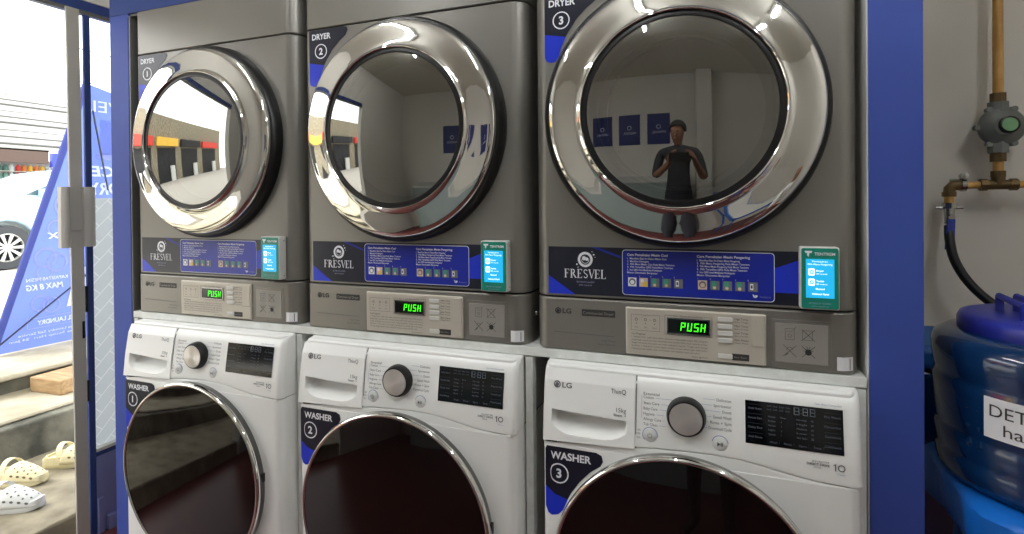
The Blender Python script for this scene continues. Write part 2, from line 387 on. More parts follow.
# =================================================================== dryers
PIT = .72
W0, W1 = -.028, .5974
def dryer_outline():
    pts = [(-.062, .62), (-.062, .045), (-.060, .03), (-.055, .018), (-.046, .008), (-.037, .002), (W0, 0), (W1, 0), (.606, .001), (.617, .006), (.627, .015), (.634, .028), (.637, .045), (.637, .62)]
    return pts
def glyph_serif(fl, x, z, h, gap=.0):
    """FRESVEL in a high-contrast serif face; returns the width"""
    t, k = h*.17, h*.055
    def I(x, top=True, bot=True):
        fl.rect(x, x+t, z, z+h, 'ink_white')
        if bot: fl.rect(x-t*.5, x+t*1.5, z, z+k, 'ink_white')
        if top: fl.rect(x-t*.5, x+t*1.5, z+h-k, z+h, 'ink_white')
    c = x
    for ch in 'FRESVEL':
        if ch in 'FEL':
            I(c, True, True); w = h*.56
            if ch in 'FE': fl.rect(c, c+w, z+h-k, z+h, 'ink_white'); fl.poly([(c+w, z+h), (c+w-k*1.6, z+h-k), (c+w, z+h*.74)], 'ink_white'); fl.rect(c, c+w*.7, z+h*.5, z+h*.5+k, 'ink_white'); fl.rect(c+w*.66, c+w*.7, z+h*.4, z+h*.65, 'ink_white')
            if ch in 'EL': fl.rect(c, c+w, z, z+k, 'ink_white'); fl.poly([(c+w, z), (c+w, z+h*.27), (c+w-k*1.6, z+k)], 'ink_white')
            c += w+h*.22
        elif ch == 'R':
            I(c, True, True); fl.ring(c+t+h*.10, z+h*.74, h*.13, h*.26, 'ink_white', 10, -90, 90); fl.rect(c, c+t+h*.10, z+h*.93, z+h, 'ink_white'); fl.rect(c, c+t+h*.10, z+h*.48, z+h*.55, 'ink_white'); fl.poly([(c+t+h*.02, z+h*.5), (c+t+h*.2, z+h*.5), (c+h*.78, z), (c+h*.56, z)], 'ink_white'); c += h*.90
        elif ch == 'S':
            fl.ring(c+h*.25, z+h*.74, h*.16, h*.26, 'ink_white', 12, 20, 270); fl.ring(c+h*.25, z+h*.26, h*.16, h*.26, 'ink_white', 12, -160, 90); c += h*.62
        elif ch == 'V':
            fl.poly([(c, z+h), (c+t*1.15, z+h), (c+h*.46, z), (c+h*.36, z)], 'ink_white'); fl.poly([(c+h*.36, z), (c+h*.42, z), (c+h*.76, z+h), (c+h*.7, z+h)], 'ink_white')
            fl.rect(c-h*.05, c+h*.26, z+h-k, z+h, 'ink_white'); fl.rect(c+h*.6, c+h*.84, z+h-k, z+h, 'ink_white'); c += h*.86
    return c-x
SEG7 = {'P': 'abefg', 'U': 'bcdef', 'S': 'acdfg', 'H': 'bcefg', '8': 'abcdefg', '1': 'bc'}
def seg7(fl, ch, x, z, w, h, t, m, shear=.12):
    S = lambda a, b: (x+a+shear*b, z+b)
    g = t*.12
    R = {'a': (g, h-t, w-g, h), 'd': (g, 0, w-g, t), 'g': (g, h/2-t/2, w-g, h/2+t/2), 'f': (0, h/2+g, t, h-g), 'e': (0, g, t, h/2-g), 'b': (w-t, h/2+g, w, h-g), 'c': (w-t, g, w, h/2-g)}
    for s in SEG7[ch]:
        a0, b0, a1, b1 = R[s]; fl.poly([S(a0, b0), S(a1, b0), S(a1, b1), S(a0, b1)], m)

def number_sticker(name, word, num, parent, org, P, pts_top, pts_blue, tx, cx, th=.016, tw=.066, cr=.0215):
    mb = MB('decal_navy'); fl = Flat(mb, P)
    fl.layer(1).poly(pts_top, 'decal_navy').poly(pts_blue, 'decal_blue')
    fl.layer(2).text(word, tx[0], tx[1], th, 'ink_white', w=tw, bold=.03)
    fl.ring(cx[0], cx[1], cr*.86, cr, 'ink_white', 32)
    fl.text(num, cx[0], cx[1]-cr*.42, cr*.86, 'ink_white', bold=.035, align='c')
    return mb.build(name, parent, org, smooth=0, slim=(word == 'WASHER'))

# shared builders, all in machine 1's place (x offset added by the root)
DORG = Vector((.288, .3, 0))
DOOR_C = (.2837, .004, .5597)

def build_dryer_parts(root):
    o = dryer_outline()
    b = MB('dryer_metal')
    b.prism(o, 'z', .1315, .8680)
    b.use('gasket_black'); b.prism([(x*.992+.002, y+.006) for x, y in o], 'z', .124, .1325); b.prism([(x*.992+.002, y+.006) for x, y in o], 'z', .865, .874)
    b.build('cabinet', root, DORG, bevel=.0025)
    MB('dryer_metal').prism(o, 'z', .8715, 1.06).build('top_cover', root, DORG, bevel=.0025)
    for x, s in ((.637, 1), (-.062, -1)):
        for z in (.071, .945):
            MB('chrome_dull').lathe([(0, .007*s), (.004, .006*s), (.0062, .002*s), (.0062, -.003*s)], (x, .07, z), 'x', 14).build('side_bolt', root, DORG)
    # control unit
    cp = MB('dryer_panel').prism([(x, y-.002 if y < .05 else y) for x, y in o], 'z', .001, .1275)
    cu = cp.build('control_unit', root, DORG, bevel=.003)
    P = lambda a, b, l: (a, -.0022-l*.0005, b)
    pr = MB('ink_grey'); fl = Flat(pr, P)
    fl.circle(-.002, .096, .0078, 'ink_dark'); fl.layer(2).ring(-.002, .096, .0042, .0052, 'dryer_panel', 16, -60, 200).layer(1)
    fl.text('LG', .009, .0905, .0115, 'ink_dark', w=.022, bold=.03)
    fl.rect(.057, .137, .087, .103, 'ink_dark'); fl.layer(2).text('Commercial Dryer', .060, .0915, .007, 'plate_recess', w=.074).layer(1)
    fl.line(-.013, .0445, .135, .042, .0012, 'ink_grey')
    fl.text('Heat Pump', .137, .029, .0045, 'ink_grey', w=.034, align='r'); fl.text('Giant Capacity', .137, .020, .0045, 'ink_grey', w=.042, align='r')
    pr.build('panel_print', cu, DORG, smooth=0)
    # light control plate
    q = MB('panel_plate').box(.162, .461, -.0075, .0, .006, .116)
    pl = q.build('control_plate', root, DORG, bevel=.0035)
    P2 = lambda a, b, l: (a, -.0077-l*.0005, b)
    pr = MB('ink_grey'); fl = Flat(pr, P2)
    fl.frame(.175, .240, .063, .100, .0007, 'ink_grey'); fl.frame(.2505, .352, .059, .1025, .0007, 'ink_grey')
    fl.layer(2).rect(.196, .222, .0975, .102, 'panel_plate'); fl.layer(3).text('Proses/Time', .198, .0982, .003, 'ink_grey', w=.022)
    fl.layer(2).rect(.268, .334, .100, .105, 'panel_plate'); fl.layer(3).text('Est. Time Remaining', .27, .1005, .0032, 'ink_grey', w=.062); fl.layer(1)
    for i, (t) in enumerate(('Dry', 'On', 'End')):
        x = .187+i*.0205; fl.ring(x, .0885, .0022, .0034, 'ink_grey', 12); fl.circle(x, .0795, .0014, 'ink_grey', 8); fl.text(t, x, .069, .0036, 'ink_grey', align='c', w=.008)
        if i == 1: fl.line(x+.008, .0885, x+.012, .0885, .0008, 'ink_grey')
    fl.text('Cara Penggunaan', .176, .0535, .0042, 'ink_dark', w=.032)
    lines = ['1. Pastikan filter sudah dibersihkan sebelum menggunakan mesin. Pilih program', 'pengeringan sesuai jenis kain, kemudian tekan tombol Push untuk memulai proses.', 'Jangan membuka pintu pada saat mesin sedang beroperasi. Tunggu mesin sampai',
             'berhenti. 2. Keluarkan cucian segera setelah proses selesai agar tidak kusut.', 'Hubungi petugas apabila mesin menampilkan kode kesalahan pada layar panel.']
    for i, t in enumerate(lines): fl.text(t, .176, .0465-i*.0068, .0038, 'ink_grey', w=.166 if i != 4 else .15)
    fl.text('www.lg.com', .342, .0115, .0034, 'ink_grey', w=.034, align='r')
    for i, (t, t2) in enumerate((('High Temp.', 'Suhu Tinggi'), ('Med. Temp.', 'Suhu Sedang'), ('Low Temp.', 'Suhu Rendah'), ('No Heat', 'Tanpa Panas'))):
        z = .1005-i*.0152; fl.text(t, .398, z+.0008, .0042, 'ink_dark', w=.028); fl.text(t2, .398, z-.0052, .003, 'ink_grey', w=.027)
    fl.rect(.392, .427, .013, .0275, 'ink_dark'); fl.layer(2).text('Start / Pause', .396, .0185, .0035, 'plate_recess', w=.026).layer(1)
    fl.ring(.444, .082, .003, .004, 'ink_grey', 12, 30, 150); fl.ring(.444, .082, .0062, .0072, 'ink_grey', 12, 30, 150); fl.circle(.444, .080, .0012, 'ink_grey', 8); fl.text('Wi-Fi', .444, .0705, .0034, 'ink_dark', w=.009, align='c')
    pr.build('plate_print', pl, DORG, smooth=0)
    bt = []
    for i in range(5):
        z = .1005-i*.0152 if i < 4 else .0203
        m_ = MB('device_white').box(.3635, .3935, -.0105, -.0075, z-.0052, z+.0052)
        b_ = m_.build('button', pl, DORG, bevel=.0012)
    mm = MB('panel_plate').box(.4325, .4560, -.0088, -.0075, .046, .111); mm.build('wifi_key', pl, DORG, bevel=.001)
    # display
    mm = MB('gloss_black').box(.2575, .346, -.0095, -.0075, .0635, .0955)
    ds = mm.build('display', pl, DORG, bevel=.001)
    pr = MB('chrome_dull'); 
    for bx in ((.2555, .348, .0615, .0640), (.2555, .348, .0950, .0975), (.2555, .258, .0615, .0975), (.3455, .348, .0615, .0975)): pr.box(bx[0], bx[1], -.0105, -.0075, bx[2], bx[3])
    pr.build('display_frame', ds, DORG)
    pr = MB('green_glow'); fl = Flat(pr, lambda a, b, l: (a, -.0097-l*.0004, b))
    for i, ch in enumerate('PUSH'): seg7(fl, ch, .2845+i*.0142, .0695, .0098, .0185, .0022, 'green_glow')
    pr.build('display_digits', ds, DORG, smooth=0)['label'] = 'glowing green word PUSH'
    # warning plate in its moulded recess
    mm = MB('dryer_panel'); mm.box(.472, .585, -.0035, -.002, .010, .108).use('plate_recess').box(.478, .5775, -.0050, -.0035, .0175, .1005)
    wp = mm.build('warning_plate', root, DORG, bevel=.003)
    pr = MB('ink_dark'); fl = Flat(pr, lambda a, b, l: (a, -.0052-l*.0004, b))
    fl.frame(.497, .515, .066, .090, .001, 'ink_grey'); fl.line(.5, .084, .512, .084, .0008, 'ink_grey'); fl.ring(.506, .075, .003, .004, 'ink_grey', 12); fl.line(.513, .088, .518, .094, .001, 'ink_grey')
    for cx, cz in ((.541, .078), (.506, .043), (.541, .043)):
        fl.line(cx-.0125, cz-.012, cx+.0125, cz+.012, .0010, 'ink_dark'); fl.line(cx-.0125, cz+.012, cx+.0125, cz-.012, .0010, 'ink_dark')
    fl.frame(.530, .549, .067, .088, .0009, 'ink_grey'); fl.ring(.506, .045, .005, .0062, 'ink_grey', 10, 0, 200); fl.circle(.541, .042, .0062, 'ink_dark'); fl.line(.497, .033, .503, .039, .003, 'ink_grey')
    for a in range(6): fl.line(.541, .045, .541+.010*math.cos(a*PI/5), .045+.010*math.sin(a*PI/5), .0008, 'ink_dark')
    pr.build('warning_symbols', wp, DORG, smooth=0)
    # paper label on the corner
    pr = MB('paper'); oo = [(.5935, -.0032), (.6050, -.0030), (.6160, .0022), (.6245, .0090)]
    pr.add([(x, y, z) for z in (.009, .037) for x, y in oo], [(k, k+1, 5+k, 4+k) for k in range(3)])
    pr.use('ink_grey').add([(.6175, .0028, .011), (.6190, .0040, .011), (.6190, .0040, .034), (.6175, .0028, .034)], [(0, 1, 2, 3)])
    pr.build('corner_label', root, DORG, smooth=0)
    # branded strip
    pr = MB('decal_navy'); PS = lambda a, b, l: (a*.985+.001 if a > 0 else a, -.0002-l*.0005, b+.001); fl = Flat(pr, PS)
    zb, zt = .1365, .2515; x0, x1 = -.026, .5955
    fl.poly([(x0, zt), (x0, .181), (.040, zb), (x1, zb), (x1, zt)], 'decal_navy')
    fl.poly([(x0, .181), (x0, zb), (.040, zb)], 'decal_blue')
    fl.layer(2).poly([(.08, zt), (.096, zt), (.152, .232), (.152, .2265)], 'info_blue')
    fl.poly([(.485, .215), (.528, .232), (.54, .232), (.54, .163), (.485, .163)], 'decal_blue')
    # washer emblem and name
    cx, cz = .066, .2215
    fl.ring(cx, cz, .0125, .0185, 'ink_white', 32); fl.ring(cx, cz, .0085, .0098, 'ink_white', 24, 180, 360); fl.circle(cx-.003, cz+.003, .0052, 'ink_white', 12); fl.circle(cx+.004, cz+.001, .0042, 'ink_white', 12)
    for dx, dz, q in ((.021, .012, .0025), (.017, .019, .0016), (-.021, -.012, .0025), (-.018, -.019, .0016), (.024, .006, .0012)):
        fl.poly([(cx+dx-q, cz+dz), (cx+dx, cz+dz-q), (cx+dx+q, cz+dz), (cx+dx, cz+dz+q)], 'ink_white')
    h = .0215; wd = glyph_serif(Flat(MB('ink_white'), lambda a, b, l: (a, b, 0)), 0, 0, h)
    k = .104/wd; fl.P = lambda a, b, l: (.0155+(a)*k, -.0002-l*.0005, b+.001)
    glyph_serif(fl, 0, .1765, h); fl.P = PS
    fl.text('SELF SERVICE LAUNDRY', .0665, .1655, .0036, 'ink_dim', w=.045, align='c'); fl.text('SMART WASH & DRY', .0665, .158, .003, 'ink_dim', w=.033, align='c')
    # instruction box
    fl.layer(2).rrect(.1555, .4845, .1415, .2475, .008, 'ink_white'); fl.layer(3).rrect(.1570, .4830, .1430, .2460, .007, 'info_blue'); fl.layer(4)
    for j, (tx, ttl, tw, mach) in enumerate(((.1675, 'Cara Pemakaian Mesin Cuci', .093, 'Cuci'), (.3245, 'Cara Pemakaian Mesin Pengering', .111, 'Pengering'))):
        fl.text(ttl, tx, .2335, .0055, 'ink_white', w=tw, bold=.025)
        ln = [('1.  Masukkan Baju Ke Dalam Mesin '+mach, .090), ('2.  Masukkan Detergent', .050), ('3.  Pilih Menu Mesin '+mach+' Pada Mesin Tentrem', .108), ('4.  Pilih Tampilkan QRIS Pada Mesin Tentrem', .105), ('5.  Scan QRIS untuk Melakukan Pembayaran', .080), ('     Mesin Otomatis Berputar', .070)]
        if j: ln[1] = ('2.  Pilih Menu Pengering Pada Mesin Tentrem', .110)
        for i, (t, tw) in enumerate(ln): fl.text(t, tx, .2255-i*.0066, .0043, 'ink_white', w=tw, bold=.01)
        for i in range(5):
            px = tx+.002+i*.0262; pz = .1625
            fl.text(str(i+1), px-.0005, pz+.0225, .003, 'ink_white')
            bgm = ['ink_white', 'photo_skin', 'photo_grey', 'photo_grey', 'photo_grey'][i] if not j else ['photo_skin', 'photo_grey', 'photo_grey', 'photo_grey', 'photo_grey'][i]
            fl.rect(px, px+.0195, pz, pz+.0205, bgm); fl.layer(5)
            if i == 0: fl.circle(px+.010, pz+.011, .0078, 'photo_grey'); fl.layer(6).circle(px+.010, pz+.010, .005, 'ink_white' if not j else 'photo_skin', 12)
            elif i == 1 and not j: fl.rect(px+.009, px+.018, pz+.001, pz+.012, 'photo_yellow').circle(px+.007, pz+.014, .004, 'ink_white', 10)
            elif i < 4: fl.rect(px+.004, px+.0125, pz+.003, pz+.0195, 'photo_teal'); fl.layer(6).circle(px+.009, pz+.005, .0035, 'photo_skin', 10)
            else: fl.rect(px+.004, px+.0105, pz+.004, pz+.017, 'ink_white'); fl.layer(6).rect(px+.0055, px+.009, pz+.007, pz+.014, 'ink_dark')
            fl.layer(4)
    fl.poly([(.440, .158), (.444, .155), (.445, .149), (.442, .151)], 'ink_white').poly([(.445, .149), (.446, .156), (.451, .1545), (.449, .151)], 'ink_white'); fl.text('Tentrem.id', .454, .1505, .0035, 'ink_dim', w=.022)
    pr.build('brand_strip', root, DORG, smooth=0)['label'] = 'navy and blue printed strip with instructions'
    # payment device
    mm = MB('device_white').box(.5300, .6010, -.0290, -.0005, .1365, .2640)
    mm.v = [v+Vector((-.0065, 0, .001)) for v in mm.v]; dv = mm.build('payment_device', root, DORG, bevel=.003)
    dv['label'] = 'small white box with green face and lit touchscreen'
    pr = MB('tentrem_green'); fl = Flat(pr, lambda a, b, l: (a-.0065, -.0291-l*.0005, b+.001))
    fl.rrect(.5320, .5992, .1385, .2620, .004, 'tentrem_green'); fl.layer(2)
    fl.poly([(.538, .2565), (.552, .2565), (.551, .252), (.547, .252), (.5455, .244), (.5425, .247), (.5425, .252), (.5395, .252)], 'ink_white')
    fl.text('TENTREM', .556, .2475, .0058, 'ink_white', w=.037, bold=.02); fl.text('PAYMENT BY TENTREM', .5655, .1475, .0035, 'ink_dim', w=.04, align='c'); fl.text('www.tentrem.id', .5655, .142, .0028, 'ink_dim', w=.03, align='c')
    pr.build('face_sticker', dv, DORG, smooth=0)
    pr = MB('screen_cyan'); fl = Flat(pr, lambda a, b, l: (a-.0065, -.0303-l*.0005, b+.001))
    fl.rect(.5400, .5915, .1605, .2400, 'screen_cyan'); fl.layer(2)
    fl.text('Pembayaran', .5657, .2335, .0032, 'screen_white', w=.028, align='c'); fl.text('Pilih Menu Pengering', .5657, .2275, .0036, 'screen_white', w=.044, align='c')
    for z in (.2135, .1925):
        fl.rrect(.5445, .5565, z-.0075, z+.0075, .003, 'screen_white'); fl.layer(3).ring(.5505, z, .002, .0042, 'screen_cyan', 12).layer(2)
        fl.text('Dryer' if z > .2 else 'Tambah', .559, z+.001, .0035, 'screen_white', w=.014, bold=.02); fl.text('30 menit', .559, z-.005, .003, 'screen_white', w=.020)
    fl.text('Batal', .566, .1775, .0034, 'screen_white', w=.016, align='c', bold=.02); fl.text('Hubungi Kami', .5665, .167, .0038, 'screen_white', w=.030, align='c', bold=.02)
    pr.build('touchscreen', dv, DORG, smooth=0)['label'] = 'lit cyan touchscreen with white icons'
    for z in (.148, .252): MB('ink_grey').lathe([(0, 0.0), (.0022, 0.0)], (.59465, -.010, z), 'x', 10).build('screw', dv, DORG, smooth=0)
    return

def build_dryer_door(root, tilt=0.0):
    C = Vector(DOOR_C)
    hinge = Vector((.45, 0, DOOR_C[2]))
    e = bpy.data.objects.new('door', None); COL.objects.link(e); e.parent = root; e.location = hinge-DORG; e.rotation_euler = (0, 0, tilt); e.empty_display_size = .05
    O = hinge
    mm = MB('gasket_black').lathe([(.272, -.001), (.302, -.001), (.304, -.006), (.3015, -.028), (.2955, -.036), (.289, -.037)], C, 'y', 96)
    mm.build('door_rim', e, O)
    mm = MB('chrome').lathe([(.2895, -.0365), (.2895, -.0420), (.2880, -.0470), (.2840, -.0510), (.276, -.0534), (.262, -.0557), (.246, -.0581), (.230, -.0604), (.220, -.0625), (.2165, -.0650), (.2150, -.0672), (.2130, -.0680), (.2112, -.0668), (.2105, -.0640), (.2105, -.052)], C, 'y', 128)
    ch = mm.build('chrome_ring', e, O, smooth=50); ch['label'] = 'wide polished chrome ring'
    mm = MB('gasket_black').lathe([(.2104, -.052), (.2104, -.0615), (.205, -.0625), (.199, -.0637), (.1975, -.0633), (.1975, -.050)], C, 'y', 96)
    mm.build('glass_gasket', e, O)
    R = 1.30; prof = []
    y0 = -.0600
    for k in range(15):
        rr = .2112*(1-k/14.0); prof.append((max(rr, 1e-5), y0-(math.sqrt(R*R-rr*rr)-math.sqrt(R*R-.2112**2))))
    mm = MB('dryer_glass').lathe(prof, C, 'y', 96)
    mm.build('door_glass', e, O, smooth=80)['label'] = 'domed tinted round glass'
    # inner bowl behind the glass
    mm = MB('chrome_dull').lathe([(.1945, -.050), (.188, -.040), (.178, .0), (.172, .02), (.166, .022)], C, 'y', 96)
    mm.use('chrome').lathe([(.171, .004), (.165, .000), (.162, .006)], C, 'y', 96)
    mm.use('drum_dark').lathe([(.162, .006), (.160, .02), (.160, .09), (.150, .12)], C, 'y', 96)
    mm.build('door_bowl', e, O, smooth=60)
    # drum seen deep inside
    mm = MB('drum_dark').lathe([(.150, .12), (.205, .125), (.205, .45), (1e-5, .47)], C, 'y', 64)
    for a in range(3):
        t = a*2*PI/3+.5; cx, cz = C.x+.19*math.cos(t), C.z+.19*math.sin(t)
        mm.use('drum_steel').tube([(cx, .14, cz), (cx, .44, cz)], .02, 10)
    mm.build('drum', root, DORG)

def dryer(i, label):
    root = thing('tumble_dryer', label, 'dryer', DORG+Vector((i*PIT, 0, 0)), 'tumble dryers on the white rack')
    return root
D_LABEL = ['grey tumble dryer marked DRYER 1, standing nearest the shop doorway', 'grey tumble dryer marked DRYER 2, standing between the other two dryers', 'grey tumble dryer marked DRYER 3, standing beside the yellow gas pipe wall']
dr0 = dryer(0, D_LABEL[0]); build_dryer_parts(dr0)
dryers = [dr0]
for i in (1, 2):
    rt = dryer(i, D_LABEL[i])
    for ch in list(dr0.children): copy_child(ch, rt)
    dryers.append(rt)
DT = [0, 0, math.radians(4.0)]
Pd = lambda a, b, l: (a, -.0003-l*.0005, b)
nav = [(-.031, .866), (.090, .8665), (.101, .864), (.1055, .856), (.098, .842), (.075, .826), (.050, .803), (.030, .775), (.022, .762), (-.031, .772)]
blu = [(-.031, .772), (.022, .762), (.010, .735), (.004, .715), (-.004, .704), (-.015, .702), (-.026, .706), (-.031, .715)]
for i, rt in enumerate(dryers):
    build_dryer_door(rt, DT[i])
    number_sticker('number_sticker', 'DRYER', str(i+1), rt, DORG, Pd, nav, blu, (-.020, .838), (.011, .803))['label'] = f'navy and blue sticker reading DRYER {i+1}'

# =================================================================== washers
WZ = ZF
WORG = Vector((.295, .25, WZ)); WSH = Vector((-.001, -.018, .006))
def washer_parts(root):
    # cabinet with rounded front corners
    o = [(-.040, .58), (-.040, -.025), (-.037, -.038), (-.028, -.047), (-.016, -.050), (.604, -.050), (.616, -.047), (.625, -.038), (.628, -.025), (.628, .58)]
    b = MB('washer_white').prism(o, 'z', WZ+.025, -.2075)
    b.use('gasket_black').prism([(x*.99+.003, y+.003) for x, y in o], 'z', -.209, -.2055)
    CX = [-.030, .02, .10, .186, .23, .273, .34, .399, .44, .478, .52, .559, .59, .618]; CZ = [-.207, -.2045, -.1975, -.192, -.1865, -.1845, -.1815, -.183, -.188, -.195, -.2015, -.2055, -.207, -.2073]
    b.use('washer_white').prism([(x, z-.0003) for x, z in zip(CX, CZ)]+[(.618, -.212), (-.030, -.212)], 'y', -.0495, -.02)
    b.use('washer_white').box(-.036, .624, .0, .58, -.206, -.036)
    b.build('cabinet', root, WORG, slim=True, bevel=.002)
    ft = MB('gasket_black')
    for x in (.0, .59):
        for y in (.0, .5): MB('gasket_black').lathe([(1e-5, WZ-.006), (.022, WZ-.006), (.022, WZ+.03), (1e-5, WZ+.03)], (x, y, 0), 'z', 16).build('foot', root, WORG, slim=True)
    MB('washer_white').prism([(-.034, .58), (-.034, -.012), (-.024, -.022), (.612, -.022), (.622, -.012), (.622, .58)], 'z', -.050, -.030).build('top_lid', root, WORG, slim=True, bevel=.005)
    # control panel: curved lower edge, leaning back a little towards the top
    xs = [-.040, .02, .10, .186, .23, .273, .34, .399, .44, .478, .52, .559, .59, .628]
    zs = [-.206, -.2035, -.1965, -.191, -.1855, -.1835, -.1805, -.182, -.187, -.194, -.2005, -.2045, -.206, -.2063]
    secs = [(-.028, .012), (-.033, -.012), (-.040, -.022), (-.050, -.029), (-.064, -.033)]     # (z, y) near the top, rounded over
    mb = MB('washer_white'); cols = []
    for x, zb in zip(xs, zs):
        e = 0
        dx = min(x+.040, .628-x); e = .012*(1-min(1, dx/.012))**2 if dx < .012 else 0
        cols.append([(x, y+e, z) for z, y in secs]+[(x, -.0440+e, -.13), (x, -.0510+e, zb+.006), (x, -.0504+e, zb+.0012), (x, -.040+e, zb+.001)])
    # insert extra columns near the ends for the rounded corners
    def colat(x):
        for j in range(len(xs)-1):
            if xs[j] <= x <= xs[j+1]:
                zb = zs[j]+(zs[j+1]-zs[j])*(x-xs[j])/(xs[j+1]-xs[j])
        dx = min(x+.040, .628-x); rr = .014; e = rr-math.sqrt(max(0, rr*rr-(rr-dx)**2)) if dx < rr else 0
        return [(x, y+e, z) for z, y in secs]+[(x, -.0440+e, -.13), (x, -.0510+e, zb+.006), (x, -.0504+e, zb+.0012), (x, -.040+e, zb+.001)]
    XS = sorted(set([-.040, -.039, -.036, -.032, -.026]+[.628, .627, .624, .620, .614]+[-.01+.62*k/40 for k in range(41)]))
    # drawer recess: leave an opening x 0..0.172, z -.182..-.128 by building the panel in three strips
    X0, X1 = .000, .172
    grid = [colat(x) for x in XS]; n = len(grid[0]); vs = [v for c in grid for v in c]; fs = []
    for j in range(len(XS)-1):
        for k in range(n-1):
            if XS[j] > -.0275 and XS[j+1] < .187 and k >= 4: continue      # open behind the drawer's pocket
            fs.append((j*n+k, (j+1)*n+k, (j+1)*n+k+1, j*n+k+1))
    mb.add(vs, fs)
    mb.add([v for v in grid[0]]+[(-.040, .02, -.206), (-.040, .02, -.03)], [tuple(range(n+2))]); mb.add([v for v in grid[-1]]+[(.628, .02, -.206), (.628, .02, -.03)], [tuple(range(n+2))])
    cp = mb.build('control_panel', root, WORG, slim=True, smooth=35)
    yy = lambda b: (-.033 + (-.044+.033)*(b+.064)/(-.13+.064)) if b > -.13 else (-.044 + (-.0510+.044)*(b+.13)/(-.195+.13))
    P = lambda a, b, l: (a, yy(b)-.0006-l*.0005, b)
    # drawer front: a panel a hair proud, with a scooped handle
    mb = MB('washer_white')
    def dface(a, b, d=0): return (a, yy(b)-.0035+d, b)
    NA, NB = 24, 22
    def zbot(x): return -.2010+(-.1915+.2010)*(x+.034)/(.192+.034)
    vs = []; fs = []
    for i in range(NA+1):
        a = -.034+(.191+.034)*i/NA
        for j in range(NB+1):
            zt = -.036-.0; b = zbot(a)+(zt-zbot(a))*j/NB
            # scoop: curved-bottom pocket
            ux = (a-.086)/.086; zl = -.182+.020*ux*ux*ux*ux; zu = -.1275-.003*(ux+1)
            d = 0
            if abs(ux) < 1 and zl < b < zu:
                t = (b-zl)/(zu-zl); d = .026*(math.sin(min(1, t*1.0)*PI/2)**.8)*min(1, (1-abs(ux))/.10)
            rnd = max(0, (b+.046)/.012); 
            vs.append((a, (yy(max(b, -.064)) if b > -.064 else yy(b))-.0035+d+(.010*rnd*rnd if b > -.058 else 0)+(0.0 if b < -.06 else .004*(b+.06)/.024), b))
    for i in range(NA):
        for j in range(NB): fs.append((i*(NB+1)+j, (i+1)*(NB+1)+j, (i+1)*(NB+1)+j+1, i*(NB+1)+j+1))
    # finer rows around the pocket: rebuild using a denser grid
    mb.add(vs, fs)
    NA, NB = 96, 90; vs = []; fs = []
    mb = MB('washer_white')
    for i in range(NA+1):
        a = -.034+(.1905+.034)*i/NA
        for j in range(NB+1):
            b = zbot(a)+(-.038-zbot(a))*j/NB
            ux = (a-.086)/.086; zl = -.182+.022*ux**4; zu = -.1290-.0035*(ux+1)
            d = 0
            if abs(ux) < 1 and zl < b < zu:
                t = (b-zl)/(zu-zl); d = .041*min(1, t/.62)**.8*min(1, (1-abs(ux))/.05)
            base = yy(b) if b < -.064 else -.033+(b+.064)*.42
            vs.append((a, base-.0035+d, b))
    for i in range(NA):
        for j in range(NB): fs.append((i*(NB+1)+j, (i+1)*(NB+1)+j, (i+1)*(NB+1)+j+1, i*(NB+1)+j+1))
    mb.add(vs, fs)
    # thin return edges
    n = NB+1
    for i in (0, NA):
        col_ = [vs[i*n+j] for j in range(n)]
        mb.add(col_+[(v[0], v[1]+.004, v[2]) for v in col_], [(j, j+1, n+j+1, n+j) for j in range(n-1)])
    mb.add([vs[i*n] for i in range(NA+1)]+[(vs[i*n][0], vs[i*n][1]+.004, vs[i*n][2]) for i in range(NA+1)], [(i, i+1, NA+2+i, NA+1+i) for i in range(NA)])
    dw = mb.build('detergent_drawer', root, WORG, slim=True, smooth=30)
    dw['label'] = 'drawer front with scooped handle pocket'
    pr = MB('ink_grey'); fl = Flat(pr, lambda a, b, l: (a, yy(b)-.0040-l*.0005, b))
    fl.circle(.011, -.072, .0083, 'ink_grey'); fl.layer(2).ring(.011, -.072, .0045, .0055, 'washer_white', 16, -60, 200).layer(1)
    fl.text('LG', .023, -.0780, .0115, 'ink_grey', w=.023, bold=.02); fl.text('ThinQ', .171, -.0785, .0100, 'ink_grey', w=.034, align='r')
    fl.text('15kg', .172, -.1175, .0090, 'ink_grey', w=.022, align='r'); fl.text('Steam  +', .172, -.1262, .0050, 'ink_grey', w=.028, align='r', bold=.02)
    pr.build('drawer_print', dw, WORG, slim=True, smooth=0)
    MB('ink_dark').add([(.1925, yy(-.04)-.002+.008, -.037), (.1942, yy(-.04)-.002+.008, -.037), (.1942, yy(-.08)-.0012, -.07), (.1925, yy(-.08)-.0012, -.07), (.1942, yy(-.13)-.0008, -.13), (.1925, yy(-.13)-.0008, -.13), (.1938, yy(-.188)-.0008, -.190), (.1922, yy(-.188)-.0008, -.190)],
                      [(0, 1, 2, 3), (3, 2, 4, 5), (5, 4, 6, 7)]).build('drawer_gap', dw, WORG, slim=True, smooth=0)
    # print on the panel
    pr = MB('ink_grey'); fl = Flat(pr, P)
    Lf = ['Download Cycle', 'Cotton', 'Stain Care', 'Baby Care', 'Hygiene', 'Allergy Care', 'Tub Clean']
    z0 = -.0705
    for i, t in enumerate(['Essential'] + Lf[1:]):
        z = z0-[0, .0075, .0195, .0310, .0420, .0530, .0640][i]-.004
        fl.text(t, .2095, z, .0058, 'ink_grey', w=[.034, .022, .034, .030, .024, .038, .030][i])
        if i > 0: fl.line(.2095+[0, .026, .038, .034, .028, .042, .034][i], z+.0025, .285-[0, .006, .020, .026, .031, .031, .028][i], z+.0025, .0007, 'ink_dim')
    fl.line(.2055, -.0755, .2055, -.124, .0007, 'ink_dim')
